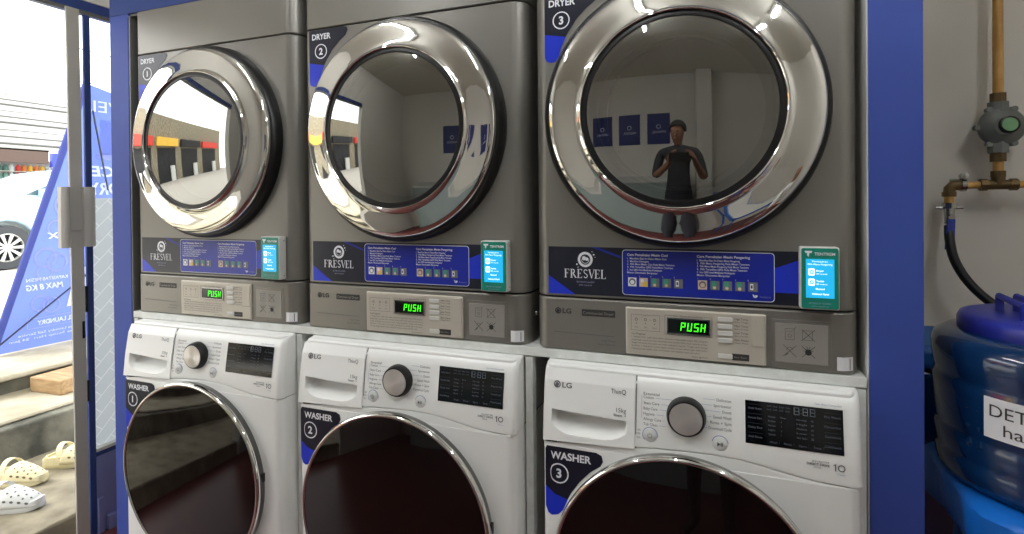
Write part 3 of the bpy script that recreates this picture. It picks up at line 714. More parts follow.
    for i, t in enumerate(['Delicates', 'Sportswear', 'Duvet', 'Speed Wash', 'Rinse + Spin', 'Download Cycle']):
        z = -.0695-.0115*i-.002
        fl.text(t, .3905, z, .0058, 'ink_grey', w=[.029, .035, .018, .036, .042, .045][i], align='r')
        fl.line(.315+[0, .012, .020, .025, .026, .020][i]+(.02 if i == 0 else 0), z+.0025, .3905-[.032, .038, .021, .039, .045, .048][i], z+.0025, .0007, 'ink_dim')
    # two round keys' surrounds
    fl.ring(.224, -.158, .0150, .0168, 'ink_dim', 28); fl.ring(.368, -.156, .0150, .0168, 'ink_dim', 28)
    fl.text('ON', .203, -.152, .004, 'ink_grey', w=.006, align='r'); fl.text('OFF', .203, -.160, .004, 'ink_grey', w=.008, align='r')
    fl.text('Wi-Fi', .203, -.168, .004, 'ink_grey', w=.008, align='r')
    fl.ring(.5905, -.171, .0046, .0066, 'ink_grey', 24); fl.rect(.5790, .5812, -.1776, -.1644, 'ink_grey'); fl.line(.5765, -.1675, .5805, -.1646, .0016, 'ink_grey'); fl.text('Years', .590, -.1845, .003, 'ink_dim', w=.014, align='c')
    fl.text('INVERTER', .570, -.1655, .0034, 'ink_grey', w=.030, align='r'); fl.text('DIRECT DRIVE', .570, -.1715, .0044, 'ink_grey', w=.040, align='r', bold=.02); fl.text('MOTOR', .555, -.1770, .0032, 'ink_grey', w=.013, align='r')
    fl.text('Twin Wash Compatible', .594, -.0565, .0035, 'ink_dim', w=.048, align='r')
    pr.build('panel_print', cp, WORG, slim=True, smooth=0)
    # dial
    yb = yy(-.108)
    mm = MB('black').lathe([(.0410, yb+.002), (.0410, yb-.006), (.0395, yb-.016), (.0370, yb-.0215), (.0350, yb-.0220), (.0335, yb-.0215)], (.3000, 0, -.1085), 'y', 64)
    kn = mm.build('dial', root, WORG, slim=True); kn['label'] = 'round black dial with brushed silver face'
    kf = MB('knob_silver').lathe([(.0340, yb-.0212), (.0333, yb-.0236), (.010, yb-.0242), (1e-5, yb-.0242)], (.3000, 0, -.1085), 'y', 64).build('dial_face', kn, WORG, slim=True, smooth=60)
    for (x, z, nm) in ((.224, -.158, 'power_button'), (.368, -.156, 'start_button')):
        y = yy(z)
        k_ = MB('washer_shade').lathe([(.0148, y+.001), (.0148, y-.0028), (.0135, y-.0038), (1e-5, y-.0042)], (x, 0, z), 'y', 32).build(nm, root, WORG, slim=True)
        pr = MB('ink_grey'); fl = Flat(pr, lambda a, b, l: (a, y-.0043-l*.0004, b))
        if nm[0] == 'p': fl.ring(x, z, .0040, .0050, 'ink_grey', 20, 120, 420); fl.rect(x-.0005, x+.0005, z+.001, z+.006, 'ink_grey')
        else: fl.poly([(x-.0055, z-.0045), (x+.0005, z), (x-.0055, z+.0045)], 'ink_grey'); fl.rect(x+.0015, x+.0028, z-.004, z+.004, 'ink_grey'); fl.rect(x+.004, x+.0053, z-.004, z+.004, 'ink_grey')
        pr.build('button_icon', k_, WORG, slim=True, smooth=0)
    # touch display
    mb = MB('gloss_black')
    za, zb = -.0615, -.1465
    for (z_a, z_b) in ((-.0615, -.064), (-.064, -.13), (-.13, -.1465)):
        mb.add([(.4175, yy(z_b)-.0015, z_b), (.5955, yy(z_b)-.0015, z_b), (.5955, yy(z_a)-.0015, z_a), (.4175, yy(z_a)-.0015, z_a)], [(0, 1, 2, 3)])
    dp = mb.build('touch_display', root, WORG, slim=True, smooth=0)
    pr = MB('lcd_dim'); fl = Flat(pr, lambda a, b, l: (a, yy(b)-.0019-l*.0004, b))
    for i, ch in enumerate('1888'):
        seg7(fl, ch, [.500, .509, .5245, .5375][i], -.0800, .0095, .0145, .0015, 'lcd_dim', 0)
    for k in range(2): fl.circle(.5215, -.0760+k*.006, .0008, 'lcd_dim', 6)
    for i, t in enumerate(['Wi-Fi', 'Door', 'Steam', 'Turbo']): fl.text(t, .459+i*.0115, -.0700, .0032, 'lcd_dim', w=.0085); fl.text('Lock', .459+i*.0115, -.0765, .003, 'lcd_dim', w=.0075)
    for i, t in enumerate(['Add Item', 'Remote Start', 'Delay End', 'Add Rinse']):
        z = -.078-.0185*i; fl.text(t, .436, z, .0042, 'lcd_dim', w=.026, align='c'); fl.line(.422, z+.0095, .450, z+.0095, .0005, 'lcd_faint')
    for i, t in enumerate(['Pre Wash', 'Favorite', 'Control Lock', 'Child Lock']):
        z = -.079-.0185*i; fl.text(t, .577, z, .0042, 'lcd_dim', w=.028, align='c'); fl.line(.563, z+.0095, .591, z+.0095, .0005, 'lcd_faint')
    for i in range(5):
        z = -.0905-.0085*i; fl.text(['Heavy', 'Pre Wash', 'Normal', 'Light', 'Quick'][i], .461, z, .0032, 'lcd_dim', w=.013); fl.text('Rinse' if i == 0 else str(5-i), .484, z, .0032, 'lcd_dim')
        fl.text(['Extra High', 'High', 'Medium', 'Low', 'No Spin'][i], .513, z, .0032, 'lcd_dim', w=.018); fl.text(str(95-i*15), .539, z, .0032, 'lcd_dim')
    for i, t in enumerate(['Wash', 'Rinse', 'Spin', 'Temp.']): fl.text(t, .463+i*.0265, -.140, .004, 'lcd_dim', w=.014); fl.rect(.4805+i*.0265, .4809+i*.0265, -.141, -.134, 'lcd_faint')
    pr.build('display_icons', dp, WORG, slim=True, smooth=0)
    # door
    C = Vector((.2890, .013, -.4698))
    e = bpy.data.objects.new('door', None); COL.objects.link(e); e.parent = root; e.location = C-WORG
    MB('door_side').lathe([(.250, -.0600), (.2790, -.0600), (.2805, -.066), (.2825, -.075), (.2832, -.0825)], C, 'y', 128).use('gasket_black').box(C.x+.262, C.x+.2810, -.062, -.050, C.z+.02, C.z+.045).build('door_frame', e, C)
    MB('chrome').lathe([(.2832, -.0825), (.2820, -.0880), (.2800, -.0915), (.2775, -.0930), (.2745, -.0930), (.2725, -.0905)], C, 'y', 128).build('chrome_ring', e, C, smooth=60)['label'] = 'thin polished chrome ring'
    R = 2.4; prof = []
    for k in range(10):
        rr = .2730*(1-k/9.0); prof.append((max(rr, 1e-5), -.0900-(math.sqrt(R*R-rr*rr)-math.sqrt(R*R-.273**2))))
    MB('washer_glass').lathe(prof, C, 'y', 128).build('door_glass', e, C, smooth=80)['label'] = 'large dark tinted round glass'

W_LABEL = ['white front-loading washer marked WASHER 1, standing nearest the shop doorway', 'white front-loading washer marked WASHER 2, standing between the other two washers', 'white front-loading washer marked WASHER 3, standing beside the right blue post']
wa0 = thing('washing_machine', W_LABEL[0], 'washing machine', WORG+WSH, 'washing machines under the rack')
washer_parts(wa0)
washers = [wa0]
for i in (1, 2):
    rt = thing('washing_machine', W_LABEL[i], 'washing machine', WORG+WSH+Vector((i*PIT, 0, 0)), 'washing machines under the rack')
    for ch in list(wa0.children): copy_child(ch, rt)
    washers.append(rt)
Pw = lambda a, b, l: (a, -.0502-l*.0005, b)
nav = [(-.027, -.222), (-.020, -.2145), (.105, -.2150), (.117, -.2205), (.120, -.2330), (.114, -.2450), (.090, -.2620), (.066, -.2880), (.045, -.3180), (.037, -.3340), (.006, -.3260), (-.027, -.3080)]
blu = [(-.027, -.3080), (.006, -.3260), (.037, -.3340), (.026, -.3600), (.014, -.3720), (-.002, -.3765), (-.016, -.3720), (-.027, -.3560)]
for i, rt in enumerate(washers):
    number_sticker('number_sticker', 'WASHER', str(i+1), rt, WORG, Pw, nav, blu, (-.004, -.2425), (.0165, -.2760), th=.0165, tw=.097, cr=.0235)['label'] = f'navy and blue sticker reading WASHER {i+1}'

# =================================================================== outside: steps, clogs, block, banner, car, shops
def stepobj(name, m, x0, x1, z0, z1, label, y0=-4.5, y1=7.5):
    o = MB(m).box(x0, x1, y0, y1, z0, z1)
    return o
lo = MB('concrete').box(-1.57, -.722, -4, 6, -1.3, -.93); struct(lo.build('floor_step', org=(-1.1, 0, -1.3), bevel=.012))
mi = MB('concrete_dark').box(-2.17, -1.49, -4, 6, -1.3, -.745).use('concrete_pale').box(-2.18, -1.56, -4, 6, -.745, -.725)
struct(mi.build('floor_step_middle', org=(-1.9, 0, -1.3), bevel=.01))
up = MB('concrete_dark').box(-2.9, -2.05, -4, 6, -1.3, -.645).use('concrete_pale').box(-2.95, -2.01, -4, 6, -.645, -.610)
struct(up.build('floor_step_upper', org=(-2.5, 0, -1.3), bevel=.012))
struct(MB('asphalt').box(-30, -2.9, -20, 30, -1.3, -.555).build('floor_street', org=(-8, 0, -1.3), smooth=0))

# wooden block
wb = MB('wood').box(-.13, .13, -.055, .42, 0, .085).build('wooden_block', bevel=.006)
wb.location = (-1.84, .75, -.725); wb.rotation_euler = (0, 0, math.radians(3))
tag(wb, 'short sawn timber block lying on the concrete step', 'wood block')

# clogs
def make_clog(main, dark, label):
    root = thing('clog', label, 'shoe', (0, 0, 0))
    L = .27
    def halfw(t): return .047*(1-.22*math.cos(2*PI*t*1.0+.3)*.8)*(max(0.0, 1-(abs(2*t-1))**7))**.5
    sole = MB(main); n = 26; prof = [(0, .0), (.006, .86), (.012, 1.0), (.026, 1.02), (.034, .97)]
    vs = []; fs = []; m_ = 2*n
    for (z, k) in [(0, .93), (.008, .99), (.022, 1.0), (.034, .97), (.038, .90)]:
        ring = []
        for i in range(n): t = (i+.5)/n; ring.append((t, 1))
        for i in range(n-1, -1, -1): t = (i+.5)/n; ring.append((t, -1))
        for t, sg in ring:
            lift = .012*max(0, (t-.75)/.25)**2
            vs.append(((t-.5)*L*(.985+.015*k), sg*halfw(t)*k, z+lift))
    for j in range(4):
        for i in range(m_): fs.append((j*m_+i, j*m_+(i+1) % m_, (j+1)*m_+(i+1) % m_, (j+1)*m_+i))
    fs += [tuple(range(m_))[::-1], tuple(range(4*m_, 5*m_))]
    sole.add(vs, fs); sole.build('sole', root, smooth=60)
    # upper: loft of arches from the instep (open) to the toe
    upm = MB(main); A = 18; secs = []
    T = [.40, .43, .50, .58, .66, .74, .82, .89, .945, .975, .99]
    Hh = [.088, .090, .088, .083, .077, .070, .061, .050, .036, .022, .008]
    vs = []; fs = []
    for t, h in zip(T, Hh):
        hw = halfw(min(t, .985))*1.03
        for a in range(A+1):
            g = PI*a/A; x = (t-.5)*L + .012*math.sin(g)*(1 if t < .45 else 0)
            vs.append((x, hw*math.copysign(abs(math.cos(g))**.75, math.cos(g)), .022+(h-.022)*math.sin(g)**.8 if a not in (0, A) else .022))
    for j in range(len(T)-1):
        for a in range(A): fs.append((j*(A+1)+a, j*(A+1)+a+1, (j+1)*(A+1)+a+1, (j+1)*(A+1)+a))
    upm.add(vs, fs); ub = upm.build('upper', root, smooth=70)
    md = ub.modifiers.new('thickness', 'SOLIDIFY'); md.thickness = .003; md.offset = 0
    # vent holes on top and at the sides
    hl = MB(dark)
    def surf(t, g):
        h = 0
        for k in range(len(T)-1):
            if T[k] <= t <= T[k+1]: h = Hh[k]+(Hh[k+1]-Hh[k])*(t-T[k])/(T[k+1]-T[k])
        hw = halfw(min(t, .985))*1.03
        return Vector(((t-.5)*L, hw*math.copysign(abs(math.cos(g))**.75, math.cos(g)), .022+(h-.022)*math.sin(g)**.8))
    for t, gs in ((.55, (60, 90, 120)), (.63, (48, 74, 106, 132)), (.71, (60, 90, 120)), (.79, (48, 76, 104, 132)), (.87, (70, 110))):
        for gd in gs:
            g = math.radians(gd); p = surf(t, g); du = (surf(t+.01, g)-p).normalized(); dv = (surf(t, g+.03)-p).normalized(); nn = du.cross(dv).normalized()
            if nn.z < 0: nn = -nn
            q = [p+nn*.0028+(du*math.cos(k*PI/4)+dv*math.sin(k*PI/4))*.0042 for k in range(8)]; hl.add(q, [tuple(range(8))])
    for sgn in (25, 155):
        for t in (.56, .66, .76, .86):
            g = math.radians(sgn); p = surf(t, g); du = (surf(t+.01, g)-p).normalized(); dv = (surf(t, g+.03)-p).normalized(); nn = du.cross(dv).normalized()
            if nn.dot(Vector((0, p.y, .01))) < 0: nn = -nn
            q = [p+nn*.0028+du*math.cos(k*PI/4)*.0075+dv*math.sin(k*PI/4)*.0048 for k in range(8)]; hl.add(q, [tuple(range(8))])
    hl.build('vent_holes', ub, smooth=0)
    # heel strap resting forward over the instep
    sm = MB(main); pts = []
    for k in range(17):
        g = PI*k/16; pts.append((-.030-.014*math.sin(g)-.0, .047*math.cos(g), .055+.050*math.sin(g)))
    hw_ = .0125
    vs = []; fs = []
    for i, p in enumerate(pts):
        g = PI*i/16; nrm = Vector((0, math.cos(g), math.sin(g)))
        for dx, dn in ((-hw_, 0), (hw_, 0), (hw_, .005), (-hw_, .005)): vs.append(Vector(p)+Vector((dx, 0, 0))+nrm*dn)
    for i in range(16):
        for k in range(4): fs.append((i*4+k, i*4+(k+1) % 4, (i+1)*4+(k+1) % 4, (i+1)*4+k))
    sm.add(vs, fs)
    for sgn in (1, -1): sm.lathe([(1e-5, .056*sgn), (.006, .055*sgn), (.008, .050*sgn), (.008, .044*sgn)], (-.030, 0, .055), 'y', 14)
    sm.build('heel_strap', root, smooth=40)
    # low heel rim
    hr = MB(main); vs = []; fs = []; N = 20
    for i in range(N+1):
        g = PI/2+PI*i/N; t = .5-.03+.43*math.cos(g); x = (t-.5)*L; hw = halfw(max(.02, t))
        y = hw*math.sin(g) if abs(math.sin(g)) > .05 else hw*math.sin(g)
        y = math.copysign(1, math.sin(g))*halfw(max(.012, t))*(.99) if abs(math.sin(g)) > .45 else halfw(.06)*math.sin(g)/.9
        h = .060-.012*abs(math.cos(g))
        vs += [(x, y, .025), (x*.995, y*.99, h), (x*.94, y*.90, h), (x*.93, y*.88, .030)]
    for i in range(N):
        for k in range(3): fs.append((i*4+k, i*4+k+1, (i+1)*4+k+1, (i+1)*4+k))
    hr.add(vs, fs); hr.build('heel_rim', root, smooth=60)
    return root
c1 = make_clog('clog_cream', 'clog_dark', 'cream clog between the other two clogs on the step')
c2 = thing('clog', 'cream clog farthest back, close to the aluminium door stile', 'shoe', group='clogs on the concrete step')
for ch in list(c1.children): copy_child(ch, c2)
c3 = make_clog('clog_grey', 'clog_dark_grey', 'pale grey clog lying in front of the cream ones')
c1['group'] = c3['group'] = 'clogs on the concrete step'
for o_, (x, y), a in ((c1, (-1.26, .27), 16), (c2, (-1.22, .475), 26), (c3, (-1.03, .125), 20)):
    o_.location = (x, y, -.93); o_.rotation_euler = (0, 0, math.radians(a)); o_.scale = (1, 1, 1)

# banner seen from behind (its print reads mirrored)
bn = thing('advertising_banner', 'blue slanting laundry banner seen from its back, print mirrored', 'banner', (-2.55, 1.3, -.575))
BO = Vector((-2.55, 1.3, -.575)); BX = -2.55
PB = lambda a, b, l: (BX+l*.003, a, b)
mb = MB('banner_blue'); fl = Flat(mb, PB)
fl.layer(0).poly([(.775, -.60), (2.3, -.62), (2.3, 1.05), (1.36, 1.262)], 'banner_blue')
fl.layer(1).poly([(.765, -.60), (.815, -.60), (1.40, 1.25), (1.35, 1.262)], 'banner_edge')
fl.layer(1).rect(1.47, 2.2, .74, 1.0, 'banner_mid')
fl.poly([(1.44, .71), (2.3, .62), (2.3, .66), (1.44, .75)], 'banner_light')
def bub(a, b, rr): fl.layer(fl.l+.12); fl.ring(a, b, rr*.80, rr, 'banner_light')
for q in ((1.24, .36, .085), (1.17, .20, .06), (1.10, .0, .07), (1.17, -.04, .065), (1.09, -.10, .05), (1.06, -.31, .055), (1.13, -.33, .055), (1.29, .04, .05)): bub(*q)
fl.layer(3)
fl.text('FRESVEL', 1.93, 1.055, .085, 'banner_white', w=.56, flip=-1, bold=.0)
fl.text('SERVICE', 1.90, .575, .075, 'banner_white', w=.50, flip=-1, bold=.03, shear=.15)
fl.text('LAUNDRY', 1.90, .44, .085, 'banner_white', w=.52, flip=-1, bold=.03, shear=.15)
fl.ring(1.24, .362, .045, .065, 'banner_white')
fl.text('MAX', 1.30, .13, .04, 'banner_white', w=.19, flip=-1, bold=.03, shear=.15)
fl.text('KAPASITAS MESIN', 1.23, -.155, .022, 'banner_white', w=.25, flip=-1, bold=.01)
fl.text('MAX 8 KG', 1.20, -.215, .038, 'banner_white', w=.22, flip=-1, bold=.03, shear=.15)
fl.frame(.98, 1.45, -.475, -.405, .004, 'banner_light'); fl.text('FRESVEL LAUNDRY', 1.36, -.455, .030, 'banner_white', w=.32, flip=-1, bold=.02)
fl.text('Jl. Raya Laundry Self Service', 1.33, -.515, .016, 'banner_white', w=.40, flip=-1); fl.text('Buka Setiap Hari  24 Jam', 1.30, -.545, .016, 'banner_white', w=.42, flip=-1)
fl.poly([(1.22, -.36), (1.5, -.36), (1.5, -.05), (1.36, -.08), (1.27, -.15)], 'banner_white'); fl.layer(4).ring(1.37, -.2, .05, .065, 'banner_light')
mb.build('cloth', bn, BO, smooth=0)
MB('car_dark').tube([(BX+.03, .80, -.55), (BX+.10, 1.50, .01)], .006, 8).build('support_rod', bn, BO)
MB('car_dark').tube([(BX+.03, 1.40, 1.06), (BX+.03, 1.50, .47)], .006, 8).build('support_rod', bn, BO)

# car across the step, side on, nose towards the viewer's left
car = thing('parked_car', 'white parked car, sky reflection painted in as pale blue, behind the blue banner', 'car', (-7.6, 3.9, -.585))
CO = Vector((-7.6, 3.9, -.585)); GX = -7.6; G = -.555
prof = [(2.35, G+.28), (2.32, G+.55), (2.4, G+.80), (2.65, G+.93), (3.1, G+1.02), (3.5, G+1.08), (3.85, G+1.24), (4.25, G+1.42), (4.6, G+1.50), (5.1, G+1.54), (5.7, G+1.52), (6.3, G+1.40), (6.75, G+1.05), (6.95, G+.95), (7.0, G+.4), (6.9, G+.26)]
# wheel arches cut into the outline
def arch(cy): return [(cy+.38*math.cos(t), G+.31+.38*math.sin(t)) for t in [PI*k/10 for k in range(11)]]
out = list(prof) + [(6.55, G+.24)] + [p for p in arch(6.05) if p[1] >= G+.24] + [(5.5, G+.22), (3.75, G+.22)] + [p for p in arch(3.41) if p[1] >= G+.24] + [(2.85, G+.26)]
mb = MB('car_paint').prism(out, 'x', GX-1.55, GX)
mb.build('body', car, CO, bevel=.05, seg=3)
wn = MB('car_glass'); 
wn.prism([(3.62, G+1.06), (3.93, G+1.22), (4.3, G+1.38), (4.6, G+1.44), (4.6, G+1.06)], 'x', GX+.0, GX+.004); wn.prism([(4.68, G+1.06), (4.68, G+1.44), (5.6, G+1.43), (5.6, G+1.06)], 'x', GX, GX+.004)
wn.build('side_window', car, CO, smooth=0)
MB('car_paint').box(GX, GX+.16, 3.78, 3.90, G+1.03, G+1.15).build('mirror', car, CO, bevel=.02)
for cy in (3.41, 6.05):
    C = (0, cy, G+.315)
    t_ = MB('tyre').lathe([(.20, GX-.21), (.30, GX-.21), (.315, GX-.17), (.315, GX-.03), (.30, GX+.0), (.205, GX+.005), (.20, GX-.01)], C, 'x', 40).build('wheel', car, CO)
    rm = MB('rim_silver').lathe([(.205, GX-.005), (.19, GX+.0), (.18, GX-.03)], C, 'x', 40)
    for k in range(10):
        t = 2*PI*k/10; n1 = Vector((0, math.cos(t), math.sin(t))); n2 = Vector((0, -math.sin(t), math.cos(t)))
        P0 = Vector((GX-.005, cy, G+.315)); q = [P0+n1*.04+n2*.012, P0+n1*.19+n2*.022, P0+n1*.19-n2*.022, P0+n1*.04-n2*.012]
        rm.add(q+[a-Vector((.02, 0, 0)) for a in q], [(0, 1, 2, 3), (4, 5, 6, 7), (0, 1, 5, 4), (2, 3, 7, 6)])
    rm.lathe([(1e-5, GX+.002), (.045, GX), (.05, GX-.02)], C, 'x', 20); rm.use('car_dark').lathe([(1e-5, GX-.06), (.19, GX-.06)], C, 'x', 24)
    rm.build('rim', t_, CO)

# shop across the street, pale ribbed roof, fascia, shelves of goods
sh = thing('street_shop', 'pale shop building across the street with a ribbed roof', 'building', (-13, 8, G))
SO = Vector((-13, 8, G))
MB('shop_wall').box(-16, -13.2, 2, 16, G, 1.4).build('wall', sh, SO, smooth=0)
rf = MB('roof_pale').add([(-12, 2, 1.52), (-12, 16, 1.52), (-16, 16, 3.55), (-16, 2, 3.55), (-12, 2, 1.58), (-12, 16, 1.58), (-16, 16, 3.61), (-16, 2, 3.61)], [(0, 1, 2, 3), (4, 5, 6, 7), (0, 1, 5, 4), (2, 3, 7, 6), (0, 3, 7, 4), (1, 2, 6, 5)])
rf.use('roof_line')
for k in range(9):
    s0 = .12+k*.42; x = -12-s0*.9; z = 1.585+s0*.9*2.03/4+.02
    rf.tube([(x, 2, z), (x, 16, z-.05*(k % 3))], .024, 6)
rf.build('roof', sh, SO, smooth=0)
MB('awning_brown').box(-12.1, -12.0, 2, 6.38, 1.26, 1.55).build('fascia', sh, SO, smooth=0)
MB('decal_blue').box(-12.1, -12.0, 6.45, 9, 1.2, 1.5).use('ink_white').box(-12.0, -11.995, 6.6, 8.9, 1.25, 1.35).build('sign_board', sh, SO, smooth=0)
shf = MB('shop_wall')
for z in (.74, .92, 1.10): shf.box(-12.9, -12.5, 4.8, 7.2, z-.01, z)
shf.box(-12.95, -12.9, 4.8, 7.2, G, 1.2)
shf = tag(shf.build('goods_rack', org=(-12.7, 6, G), smooth=0), 'open goods rack standing under the brown shop fascia', 'shelf')
names = ['green', 'white', 'green', 'green', 'white', 'red', 'orange', 'yellow', 'orange', 'yellow', 'white', 'white']
ORD = ['leftmost', 'second', 'third', 'fourth', 'fifth', 'sixth', 'seventh', 'eighth', 'ninth', 'tenth', 'eleventh', 'rightmost']
for rr, z in enumerate((.92, 1.10)):
    for k in range(12):
        cn = names[k]
        y = 5.55+k*.115; mb = MB('pack_'+cn)
        mb.lathe([(1e-5, z), (.042, z), (.045, z+.01), (.045, z+.10), (.030, z+.125), (.018, z+.135), (.018, z+.155), (1e-5, z+.155)], (-12.62, y, 0), 'z', 10)
        b_ = mb.build('goods_bottle', org=(-12.62, y, z)); tag(b_, f"{cn} bottle on the {('lower', 'upper')[rr]} rack shelf under the brown fascia, {ORD[k]} from the left".replace('leftmost from the left', 'leftmost').replace('rightmost from the left', 'rightmost'), 'bottle', 'bottles on the goods rack')

cn = thing('added_canopy', 'unseen grey canopy added to shade the concrete steps outside the shop', 'canopy', (-1.8, .5, 2.3))  # out of view; added to shade the steps, its sheet passes some daylight
MB('added_canopy_sheet').box(-2.9, XL-.09, -4, 5, 2.28, 2.284).build('shade_sheet', cn, (-1.8, .5, 2.3), smooth=0)
hs = thing('street_house', 'row of grey street shops with red and yellow awnings facing the doorway', 'building', (-13, -7, G))
HO = Vector((-13, -7, G))
MB('concrete').box(-15, -12, -16, 1.6, G, 3.4).build('wall', hs, HO, smooth=0)
for k, (y0, mm_) in enumerate(((-15, 'pack_red'), (-11.5, 'car_dark'), (-8, 'pack_yellow'), (-4.5, 'pack_red'), (-1.2, 'car_dark'))):
    MB('car_dark').box(-12, -11.97, y0, y0+2.6, G, 1.5).build('shutter_opening', hs, HO, smooth=0)
    MB(mm_).box(-12, -11.6, y0-.2, y0+2.8, 1.6, 2.1).build('awning', hs, HO, smooth=0)
    MB('device_white').box(-11.9, -11.7, y0+.3, y0+.9, G, .4).build('display_case', hs, HO, smooth=0)

# overhead wires in front of the sky
for i, (z0, z1) in enumerate(((3.85, 3.60), (3.15, 2.95))):
    t_ = MB('frame_dark').tube([(-11, 3, z0), (-11, 6.2, z0-.14), (-11, 9, z1)], .012, 6).build('overhead_wire', org=(-11, 6, z0))
    tag(t_, ['thin dark overhead wire, the higher one against white sky', 'thin dark overhead wire, the lower one above the pale roof'][i], 'wire')

# =================================================================== right side: gas pipe, regulator, valve, hose, barrel, stool
PY = .70
def at(u, v, y=PY):
    d = f2 + r2*((u-512)/F_PX) - u3*((v-267+SHIFT)/F_PX); t = (y-CAM.y)/d.y; return CAM+d*t
gp = thing('gas_pipe', 'thin yellow gas pipework clipped to the pale wall', 'pipe', (2.57, PY, .4))
GO = Vector((2.57, PY, .4))
xv = at(998, 100).x; zh = at(975, 185).z; xe = at(949, 190).x; zbv = at(949, 207).z
MB('pipe_yellow').tube([(xv, PY, ZC-.002), (xv, PY, at(998, 106).z)], .0125, 16).build('riser', gp, GO)
MB('pipe_yellow').tube([(xv, PY, at(998, 158).z), (xv, PY, at(998, 180).z)], .0125, 16).build('lower_riser', gp, GO)
MB('pipe_yellow').tube([(xe+.02, PY, zh), (XR-.4, PY, zh)], .0105, 16).build('branch_pipe', gp, GO)
MB('pipe_yellow').tube([(xe, PY, zh-.03), (xe, PY, zbv+.01)], .013, 16).build('drop_pipe', gp, GO)
tb = MB('brass'); tb.tube([(xv-.04, PY, zh), (xv+.04, PY, zh)], .0145, 14).tube([(xv-.044, PY, zh), (xv-.026, PY, zh)], .0175, 8).tube([(xv+.026, PY, zh), (xv+.044, PY, zh)], .0175, 8).tube([(xv, PY, zh), (xv, PY, zh+.038)], .0165, 14).tube([(xv, PY, zh+.022), (xv, PY, zh+.04)], .0185, 8)
tb.build('tee_fitting', gp, GO)
tb = MB('brass'); tb.tube([(xe+.028, PY, zh), (xe+.010, PY, zh-.001), (xe+.002, PY, zh-.010), (xe, PY, zh-.03)], .0155, 14).tube([(xe, PY, zh-.02), (xe, PY, zh-.034)], .018, 10); tb.build('elbow', gp, GO)
tb = MB('chrome_dull').tube([(xe+.028, PY, zh), (xe+.04, PY, zh)], .019, 14).box(xe+.026, xe+.042, PY+.0, YB-.001, zh+.012, zh+.02).lathe([(1e-5, PY-.018), (.010, PY-.016), (.010, PY+.004)], (xe+.034, 0, zh+.026), 'y', 12); tb.build('pipe_clip', gp, GO)
# regulator
rg = MB('regulator_grey'); zc = at(1000, 127).z
rg.lathe([(1e-5, PY-.038), (.026, PY-.038), (.034, PY-.030), (.050, PY-.022), (.056, PY-.014), (.056, PY-.002), (.050, PY+.006), (.030, PY+.018), (1e-5, PY+.02)], (xv+.004, 0, zc), 'y', 40)
for a in (0, 60, 120, 180, 240, 300):
    t = math.radians(a); rg.lathe([(1e-5, PY-.018), (.008, PY-.018), (.008, PY+.004), (1e-5, PY+.004)], (xv+.004+.057*math.cos(t), 0, zc+.057*math.sin(t)), 'y', 12)
rg.tube([(xv, PY, zc+.04), (xv, PY, zc+.072)], .026, 8).tube([(xv, PY, zc-.04), (xv, PY, zc-.075)], .026, 8)
rgo = rg.build('regulator', gp, GO, smooth=40)
MB('black').lathe([(.024, PY-.036), (.024, PY-.046), (.019, PY-.048), (.019, PY-.044)], (xv+.010, 0, zc+.002), 'y', 28).build('cap_ring', rgo, GO)
MB('button_green').lathe([(1e-5, PY-.047), (.0195, PY-.046), (.0195, PY-.04)], (xv+.010, 0, zc+.002), 'y', 28).build('cap', rgo, GO)
MB('brass').tube([(xv, PY, zc+.072), (xv, PY, zc+.098)], .020, 8).tube([(xv, PY, zc+.098), (xv, PY, at(998, 104).z)], .017, 12).tube([(xv, PY, zc-.075), (xv, PY, zc-.100)], .020, 8).tube([(xv, PY, zc-.10), (xv, PY, at(998, 160).z)], .017, 12).build('union_nuts', rgo, GO)
# ball valve
bv = MB('chrome_dull').tube([(xe, PY, zbv+.012), (xe, PY, zbv-.004)], .019, 8).tube([(xe-.034, PY-.002, zbv-.002), (xe+.034, PY-.002, zbv-.002)], .0045, 8).tube([(xe, PY, zbv-.004), (xe, PY, zbv-.05)], [.014, .012], 12).lathe([(1e-5, PY-.024), (.008, PY-.024), (.008, PY)], (xe, 0, zbv-.03), 'y', 12)
bvo = bv.build('ball_valve', gp, GO)
MB('valve_blue').add([(xe-.012, PY-.026, zbv-.035), (xe+.008, PY-.026, zbv-.035), (xe+.004, PY-.030, zbv-.125), (xe-.020, PY-.030, zbv-.125), (xe-.012, PY-.020, zbv-.035), (xe+.008, PY-.020, zbv-.035), (xe+.004, PY-.024, zbv-.125), (xe-.020, PY-.024, zbv-.125)],
                     [(0, 1, 2, 3), (4, 5, 6, 7), (0, 1, 5, 4), (1, 2, 6, 5), (2, 3, 7, 6), (3, 0, 4, 7)]).build('lever', bvo, GO, bevel=.002)['label'] = 'blue lever handle'
# hose
hp = [(949, 226), (949.5, 238), (953, 256), (961, 272), (972, 286), (985, 298), (1000, 309), (1016, 322)]
pts = [at(a, b, PY-.01-.012*i) for i, (a, b) in enumerate(hp)]
sm = []
for i in range(len(pts)-1):
    for k in range(5):
        t = k/5; p0 = pts[max(i-1, 0)]; p1 = pts[i]; p2 = pts[i+1]; p3 = pts[min(i+2, len(pts)-1)]
        sm.append(.5*((2*p1)+(p2-p0)*t+(2*p0-5*p1+4*p2-p3)*t*t+(3*p1-p0-3*p2+p3)*t**3))
sm.append(pts[-1]); sm += [pts[-1]+Vector((.1, -.02, -.12)), pts[-1]+Vector((.14, -.02, -.5)), pts[-1]+Vector((.14, .0, ZF+.02-pts[-1].z))]
h_ = MB('hose_black').tube(sm, .0125, 14).build('rubber_hose', org=tuple(pts[0])); tag(h_, 'black rubber hose curving down from the blue lever valve', 'hose')

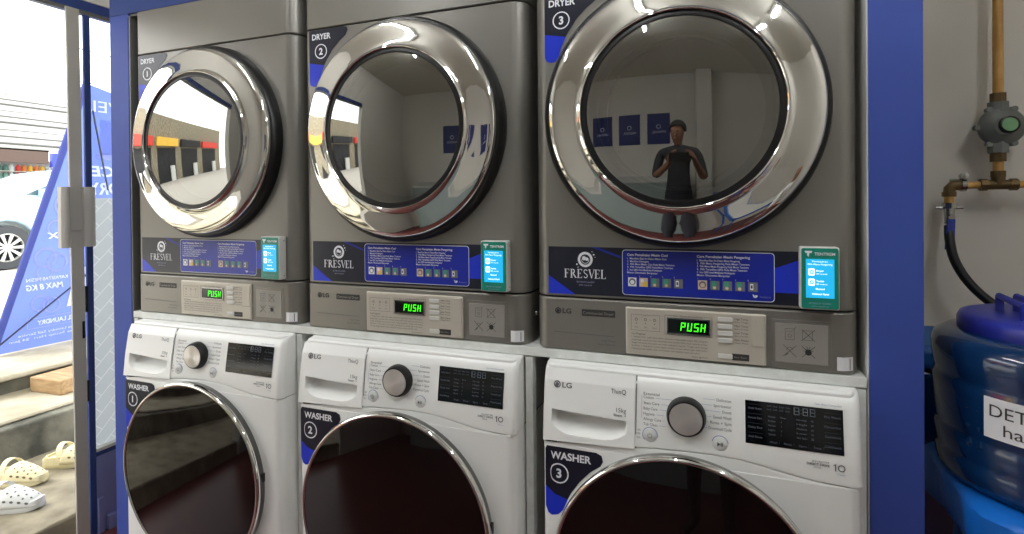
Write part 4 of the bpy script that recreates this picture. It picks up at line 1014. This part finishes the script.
# barrel
BC = Vector((2.452, .12, -.218))
br = thing('detergent_barrel', 'dark blue plastic barrel with a white paper label', 'barrel', BC)
pf = [(1e-5, .0), (.165, .0), (.182, .008), (.190, .025), (.191, .052), (.1885, .058), (.191, .066), (.193, .100), (.1905, .107), (.1905, .114), (.194, .121), (.196, .19), (.196, .205), (.193, .212), (.193, .222), (.196, .232), (.1975, .270), (.192, .290), (.172, .303), (.150, .306), (.150, .32)]
pf = [(a*1.08, b) for a, b in pf]
MB('barrel_blue').lathe([(a, b) for a, b in pf], BC, 'z', 72).build('drum', br, BC, smooth=50)
# raised panels with small spikes of moulding around the body
mp = MB('barrel_blue')
for k in range(7):
    t = math.radians(198+k*2.0-14)
for dz in (.10, .135, .17):
    for an in (206, 212): 
        t = math.radians(an); p = BC+Vector((.206*math.cos(t), .206*math.sin(t), dz)); mp.lathe([(1e-5, -.012), (.007, 0), (1e-5, .012)], p, 'z', 6)
mp.build('moulded_ribs', br, BC)
lidp = [(1e-5, .338), (.04, .340), (.150, .340), (.163, .336), (.168, .326), (.168, .300), (.164, .296), (.155, .296)]
MB('lid_blue').lathe(lidp, BC, 'z', 72).build('lid', br, BC, smooth=50)
hd = MB('lid_blue')
for dx in (-.012, .018):
    hd.tube([BC+Vector((-.075+dx, -.06, .338)), BC+Vector((-.075+dx, -.06, .366)), BC+Vector((-.072+dx, .05, .370)), BC+Vector((-.072+dx, .05, .338))], .0075, 8)
hd.build('lid_handle', br, BC)
# label wrapped on the drum
lb = MB('paper'); RR = .2125
cang = math.radians(244); half = math.radians(29); N = 12
PLb = lambda a, b, l: (BC.x+(RR+l*.0006)*math.cos(cang-half+a/RR), BC.y+(RR+l*.0006)*math.sin(cang-half+a/RR), BC.z+b)
wL = 2*half*RR; z0, z1 = .128, .205
lb.add([PLb(wL*k/N, z, 0) for z in (z0, z1) for k in range(N+1)], [(k, k+1, N+2+k, N+1+k) for k in range(N)])
fl = Flat(lb, PLb); fl.layer(1).text('DETERGENT', .010, .170, .0225, 'ink_dark', w=.180); fl.text('handsoap', .032, .138, .0215, 'ink_dark', w=.130)
lb.build('paper_label', br, BC, smooth=0)['label'] = 'white paper label with printed words'

# stool under the barrel
stx, sty, stz = 2.47, .12, -.218
sl = thing('plastic_stool', 'bright blue cloth-covered square stool under the dark barrel', 'stool', (stx, sty, ZF))
SLO = Vector((stx, sty, ZF))
cl = MB('cover_blue'); N = 48; vs = []; fs = []
def sq(t, a):
    c, s = math.cos(t), math.sin(t); k = 1/max(abs(c), abs(s)); k = min(k, 1.22); return Vector((c*k*a, s*k*a, 0))
lv = [(.0, 0), (.18, 0), (.204, -.003), (.214, -.012), (.213, -.05), (.208, -.090), (.202, -.104), (.190, -.100)]
for a, z in lv:
    for k in range(N):
        t = 2*PI*k/N+.12; wv = 1+.02*math.sin(k*1.7)*(1 if z < -.03 else 0)+.012*math.sin(k*3.1)*(1 if z < -.03 else 0)
        p = sq(t, max(a, 1e-4)*wv); vs.append((stx+p.x, sty+p.y, stz+z+(.008*math.sin(k*.9) if z < -.04 else 0)))
for i in range(len(lv)-1):
    for k in range(N): fs.append((i*N+k, i*N+(k+1) % N, (i+1)*N+(k+1) % N, (i+1)*N+k))
cl.add(vs, fs); cl.build('cover', sl, SLO, smooth=50)['label'] = 'bright blue crinkled cover'
for dx in (-1, 1):
    for dy in (-1, 1):
        MB('crate_blue').tube([(stx+dx*.13, sty+dy*.13, stz-.02), (stx+dx*.165, sty+dy*.165, ZF)], .018, 10).build('leg', sl, SLO)
# blue crate behind, against the wall
cr = MB('barrel_blue').box(2.23, 2.45, .43, .71, ZF, -.09).use('crate_blue').box(2.22, 2.46, .42, .72, -.09, -.025).build('storage_tub', org=(2.34, .57, ZF), bevel=.02, seg=3)
tag(cr, 'dull blue plastic tub standing against the wall behind the barrel', 'tub')

# =================================================================== the room behind the viewer (seen in the chrome and glass)
for i, x in enumerate((-2.05, 0, 0)):
    pass
for i, (x, y) in enumerate(((.3, -1.0), (1.5, -1.0), (2.7, -1.0))):
    lt = thing('ceiling_light', ['tube light on the ceiling, nearest the shop doorway', 'tube light on the ceiling, middle of the three', 'tube light on the ceiling, farthest from the shop doorway'][i], 'lamp', (x, y, ZC), 'ceiling tube lights')
    LO = Vector((x, y, ZC))
    MB('device_white').box(x-.03, x+.03, y-.61, y+.61, ZC-.03, ZC-.001).build('fitting', lt, LO, bevel=.003)
    MB('tube_glow').tube([(x, y-.59, ZC-.05), (x, y+.59, ZC-.05)], .014, 12).build('tube', lt, LO)
for i, x in enumerate((.55, 1.08, 1.61)):
    pm = MB('poster_blue').box(x-.2, x+.2, YF+.001, YF+.008, .42, .98)
    fl = Flat(pm, lambda a, b, l: (a, YF+.0085+l*.0005, b)); fl.text('FRESVEL', x+.12, .62, .04, 'ink_white', w=.24, flip=-1); fl.ring(x, .74, .03, .04, 'ink_white')
    p_ = pm.build('wall_poster', org=(x, YF, .42), smooth=0)
    tag(p_, ['dark blue poster on the wall behind the viewer, nearest the doorway', 'dark blue poster on the wall behind the viewer, middle one', 'dark blue poster on the wall behind the viewer, beside the pillar'][i], 'poster', 'posters on the wall behind the viewer')
ct = thing('glass_counter', 'low pale counter along the wall behind the viewer', 'counter', (.8, -3.05, ZF)); CTO = Vector((.8, -3.05, ZF))
MB('counter_grey').box(-.3, 2.1, -3.27, -2.85, ZF, -.20).build('cabinet', ct, CTO, bevel=.005); MB('device_white').box(-.32, 2.12, -3.29, -2.83, -.20, -.17).build('worktop', ct, CTO, bevel=.003)
tbn = thing('folding_table', 'white folding table with blue edge behind the viewer', 'table', (2.75, -2.2, ZF)); TO = Vector((2.75, -2.2, ZF))
MB('device_white').box(2.42, 3.3, -2.5, -1.95, -.33, -.31).use('table_blue').box(2.40, 3.32, -1.95, -1.93, -.36, -.308).box(2.40, 3.32, -2.52, -2.5, -.36, -.308).box(2.40, 2.42, -2.5, -1.95, -.36, -.308).box(3.3, 3.32, -2.5, -1.95, -.36, -.308).build('tabletop', tbn, TO)
for x in (2.45, 3.27):
    for y in (-2.47, -1.98): MB('table_blue').tube([(x, y, ZF), (x, y, -.33)], .014, 10).build('leg', tbn, TO)

# people: one continuous skinned body each
def human(name, label, joints, edges, radii, zones, base):
    """joints: name->pos; zones: list of (material, test(point))"""
    root = thing(name, label, 'person', base)
    names_ = list(joints); me = bpy.data.meshes.new('body'); me.from_pydata([Vector(joints[k])-Vector(base) for k in names_], [(names_.index(a), names_.index(b)) for a, b in edges], [])
    o = bpy.data.objects.new('body', me); COL.objects.link(o); o.parent = root
    sk = o.modifiers.new('skin', 'SKIN'); sk.use_smooth_shade = True; sk.branch_smoothing = .4
    lay = me.skin_vertices[0].data if me.skin_vertices else None
    if lay is None:
        bm = bmesh.new(); bm.from_mesh(me); bm.verts.layers.skin.verify(); bm.to_mesh(me); bm.free(); lay = me.skin_vertices[0].data
    for i, k in enumerate(names_):
        rr = radii[k]; lay[i].radius = rr if isinstance(rr, tuple) else (rr, rr); lay[i].use_root = (k == 'pelvis')
    sb = o.modifiers.new('sub', 'SUBSURF'); sb.levels = 1; sb.render_levels = 2
    dg = bpy.context.evaluated_depsgraph_get(); dg.update(); m2 = bpy.data.meshes.new_from_object(o.evaluated_get(dg)); 
    o.modifiers.clear(); o.data = m2; m2.materials.clear()
    for mm_, _ in zones: m2.materials.append(MAT[mm_])
    for p in m2.polygons:
        c = p.center+Vector(base); p.use_smooth = True
        for zi, (_, test) in enumerate(zones):
            if test(c): p.material_index = zi; break
    return root, o
def finger_chain(j, e, rd, wrist, dirn, side, up_, tag_, curl, sc=1.0):
    """palm plus five fingers; side: across the palm towards the thumb; curl: bend direction"""
    d = Vector(dirn).normalized(); s = Vector(side).normalized(); c = Vector(curl).normalized(); wv = Vector(joints_tmp[wrist])
    j[tag_+'palm'] = wv+d*.05; e.append((wrist, tag_+'palm')); rd[tag_+'palm'] = (.036, .018)
    for i, (off, ln) in enumerate(((.026, .072), (.009, .080), (-.009, .074), (-.026, .058))):
        b = wv+d*.088+s*off; j[f'{tag_}k{i}'] = b; e.append((tag_+'palm', f'{tag_}k{i}')); rd[f'{tag_}k{i}'] = .0095
        m_ = b+(d*.6+c*.5).normalized()*ln*.5; j[f'{tag_}m{i}'] = m_; e.append((f'{tag_}k{i}', f'{tag_}m{i}')); rd[f'{tag_}m{i}'] = .0085
        t_ = m_+(d*.1+c).normalized()*ln*.45; j[f'{tag_}t{i}'] = t_; e.append((f'{tag_}m{i}', f'{tag_}t{i}')); rd[f'{tag_}t{i}'] = .0072
    b = wv+d*.035+s*.036+c*.008; j[tag_+'th'] = b; e.append((tag_+'palm', tag_+'th')); rd[tag_+'th'] = .0125
    m_ = b+(s*.5+d*.8+c*.3).normalized()*.036; j[tag_+'th2'] = m_; e.append((tag_+'th', tag_+'th2')); rd[tag_+'th2'] = .010
    t_ = m_+(d*.8+c*.6).normalized()*.03; j[tag_+'th3'] = t_; e.append((tag_+'th2', tag_+'th3')); rd[tag_+'th3'] = .0085
# photographer, holding a phone just behind the viewpoint
fw = Vector((-math.sin(YAW), math.cos(YAW), 0)); rt_ = Vector((math.cos(YAW), math.sin(YAW), 0)); Bp = CAM-fw*.40-rt_*.12
def Q(x, y, z): p = Bp+rt_*x+fw*y; return (p.x, p.y, ZF+z)
J = {'pelvis': Q(0, -.02, .93), 'belly': Q(0, -.01, 1.08), 'chest': Q(0, -.02, 1.28), 'upchest': Q(0, -.02, 1.40), 'neck': Q(0, 0, 1.485), 'jaw': Q(0, .025, 1.555), 'skull': Q(0, .015, 1.625), 'crown': Q(0, .01, 1.69)}
R_ = {'pelvis': (.155, .115), 'belly': (.150, .115), 'chest': (.165, .12), 'upchest': (.135, .085), 'neck': .048, 'jaw': (.062, .070), 'skull': (.082, .096), 'crown': (.060, .070)}
E = [('pelvis', 'belly'), ('belly', 'chest'), ('chest', 'upchest'), ('upchest', 'neck'), ('neck', 'jaw'), ('jaw', 'skull'), ('skull', 'crown')]
for s, n_ in ((-1, 'L'), (1, 'R')):
    J[n_+'sh'] = Q(s*.185, -.02, 1.41); J[n_+'el'] = Q(s*.25+.03, .08, 1.16); J[n_+'wr'] = Q(s*.115+.12, .27, 1.33)
    J[n_+'hip'] = Q(s*.09, -.02, .86); J[n_+'kn'] = Q(s*.12, .01, .50); J[n_+'an'] = Q(s*.13, -.03, .09); J[n_+'toe'] = Q(s*.15, .15, .035)
    R_.update({n_+'sh': .062, n_+'el': .043, n_+'wr': .028, n_+'hip': .095, n_+'kn': .062, n_+'an': .043, n_+'toe': (.042, .030)})
    E += [('upchest', n_+'sh'), (n_+'sh', n_+'el'), (n_+'el', n_+'wr'), ('pelvis', n_+'hip'), (n_+'hip', n_+'kn'), (n_+'kn', n_+'an'), (n_+'an', n_+'toe')]
joints_tmp = J
for s, n_ in ((-1, 'L'), (1, 'R')):
    finger_chain(J, E, R_, n_+'wr', fw*.45+rt_*(-s)*.15+Vector((0, 0, .9)), fw*-.6+Vector((0, 0, .5))+rt_*(-s)*.2, None, n_, rt_*(-s)+fw*.1)
hz = lambda c: (c.z-ZF)
isarm = lambda c: (c-Bp).dot(fw) > .13 and hz(c) > 1.15
person, body = human('person', 'person in dark shirt standing behind the viewpoint holding a phone', J, E, R_,
    [('skin', lambda c: hz(c) > 1.485 or isarm(c)), ('shirt_dark', lambda c: hz(c) > .92), ('trousers_grey', lambda c: hz(c) > .07), ('black', lambda c: True)], (Bp.x, Bp.y, ZF))
PO = Vector((Bp.x, Bp.y, ZF))
hr = MB('hair'); hc = Vector(Q(0, .0, 1.645)); vs = []; fs = []; NN = 20; MM = 9
for i in range(MM+1):
    ph = PI*.58*i/MM
    for k in range(NN):
        t = 2*PI*k/NN; fr = .5+.5*math.cos(t); cut = ph*(1-.38*max(0, math.sin(t)))
        vs.append(hc+rt_*(.088*math.sin(cut)*math.cos(t))+fw*(.100*math.sin(cut)*math.sin(t))+Vector((0, 0, .098*math.cos(cut))))
for i in range(MM):
    for k in range(NN): fs.append((i*NN+k, i*NN+(k+1) % NN, (i+1)*NN+(k+1) % NN, (i+1)*NN+k))
hr.add(vs, fs).build('hair', person, PO, smooth=80)
fc = MB('hair')
for s in (-1, 1): c_ = Vector(Q(s*.032, .105, 1.625)); fc.lathe([(1e-5, -.008), (.010, 0), (1e-5, .008)], c_, 'z', 8)
fc.use('skin')
nz = [Vector(Q(0, .108, 1.63)), Vector(Q(-.014, .104, 1.585)), Vector(Q(.014, .104, 1.585)), Vector(Q(0, .132, 1.588))]; fc.add(nz, [(0, 1, 3), (0, 3, 2), (1, 2, 3)])
fc.use('trousers_pink').lathe([(1e-5, -.006), (.02, 0), (1e-5, .006)], Vector(Q(0, .098, 1.552)), 'z', 10)
fc.build('face', person, PO)
ph = MB('black'); 
pc = CAM-fw*.022+Vector((0, 0, -.0)); vs = [pc+rt_*a+fw*b+Vector((0, 0, c_)) for a in (-.083, .083) for b in (-.009, 0) for c_ in (-.06, .018)]
ph.add(vs, [(0, 1, 3, 2), (4, 6, 7, 5), (0, 4, 5, 1), (2, 3, 7, 6), (0, 2, 6, 4), (1, 5, 7, 3)])
ph = ph.build('mobile_phone', org=tuple(pc)); tag(ph, 'black mobile phone held up by the standing person', 'phone')

# second person, seated by the table
def Q2(x, y, z): return (3.02+x, -1.60+y, ZF+z)
J = {'pelvis': Q2(0, 0, .52), 'belly': Q2(0, 0, .68), 'chest': Q2(0, .01, .88), 'upchest': Q2(0, .02, .99), 'neck': Q2(0, .03, 1.07), 'skull': Q2(0, .06, 1.18), 'crown': Q2(0, .055, 1.26)}
R_ = {'pelvis': (.15, .12), 'belly': (.14, .115), 'chest': (.15, .11), 'upchest': (.12, .08), 'neck': .05, 'skull': (.075, .088), 'crown': (.06, .07)}
E = [('pelvis', 'belly'), ('belly', 'chest'), ('chest', 'upchest'), ('upchest', 'neck'), ('neck', 'skull'), ('skull', 'crown')]
for s, n_ in ((-1, 'L'), (1, 'R')):
    J[n_+'sh'] = Q2(s*.17, .02, .99); J[n_+'el'] = Q2(s*.23, .10, .74); J[n_+'wr'] = Q2(s*.13, .30, .66)
    J[n_+'hip'] = Q2(s*.09, .06, .50); J[n_+'kn'] = Q2(s*.13, .44, .50); J[n_+'an'] = Q2(s*.13, .46, .09); J[n_+'toe'] = Q2(s*.15, .62, .035)
    R_.update({n_+'sh': .058, n_+'el': .040, n_+'wr': .026, n_+'hip': .09, n_+'kn': .062, n_+'an': .042, n_+'toe': (.04, .03)})
    E += [('upchest', n_+'sh'), (n_+'sh', n_+'el'), (n_+'el', n_+'wr'), ('pelvis', n_+'hip'), (n_+'hip', n_+'kn'), (n_+'kn', n_+'an'), (n_+'an', n_+'toe')]
joints_tmp = J
for s, n_ in ((-1, 'L'), (1, 'R')):
    finger_chain(J, E, R_, n_+'wr', Vector((-s*.2, .9, -.3)), Vector((-s, .2, 0)), None, n_, Vector((0, .1, -1)))
p2, b2 = human('person', 'person in white top and pink trousers seated behind the viewer', J, E, R_,
    [('skin', lambda c: hz(c) > 1.06 or (c.y > -1.40 and .56 < hz(c) < .80) or hz(c) < .06), ('shirt_white', lambda c: hz(c) > .62), ('trousers_pink', lambda c: True)], Q2(0, 0, 0))
ch_ = thing('plastic_chair', 'white backless plastic seat under the seated person', 'stool', (3.02, -1.58, ZF)); CH = Vector((3.02, -1.58, ZF))
MB('device_white').box(2.85, 3.19, -1.75, -1.41, ZF+.37, ZF+.395).build('seat', ch_, CH, bevel=.01)
for x in (2.88, 3.16):
    for y in (-1.72, -1.44): MB('device_white').tube([(x, y, ZF), (x, y, ZF+.37)], .015, 8).build('leg', ch_, CH)

# =================================================================== lift everything so that the floor is z = 0
for o in SC.objects:
    if o.parent is None and o.type in ('MESH', 'EMPTY'): o.location.z += H0
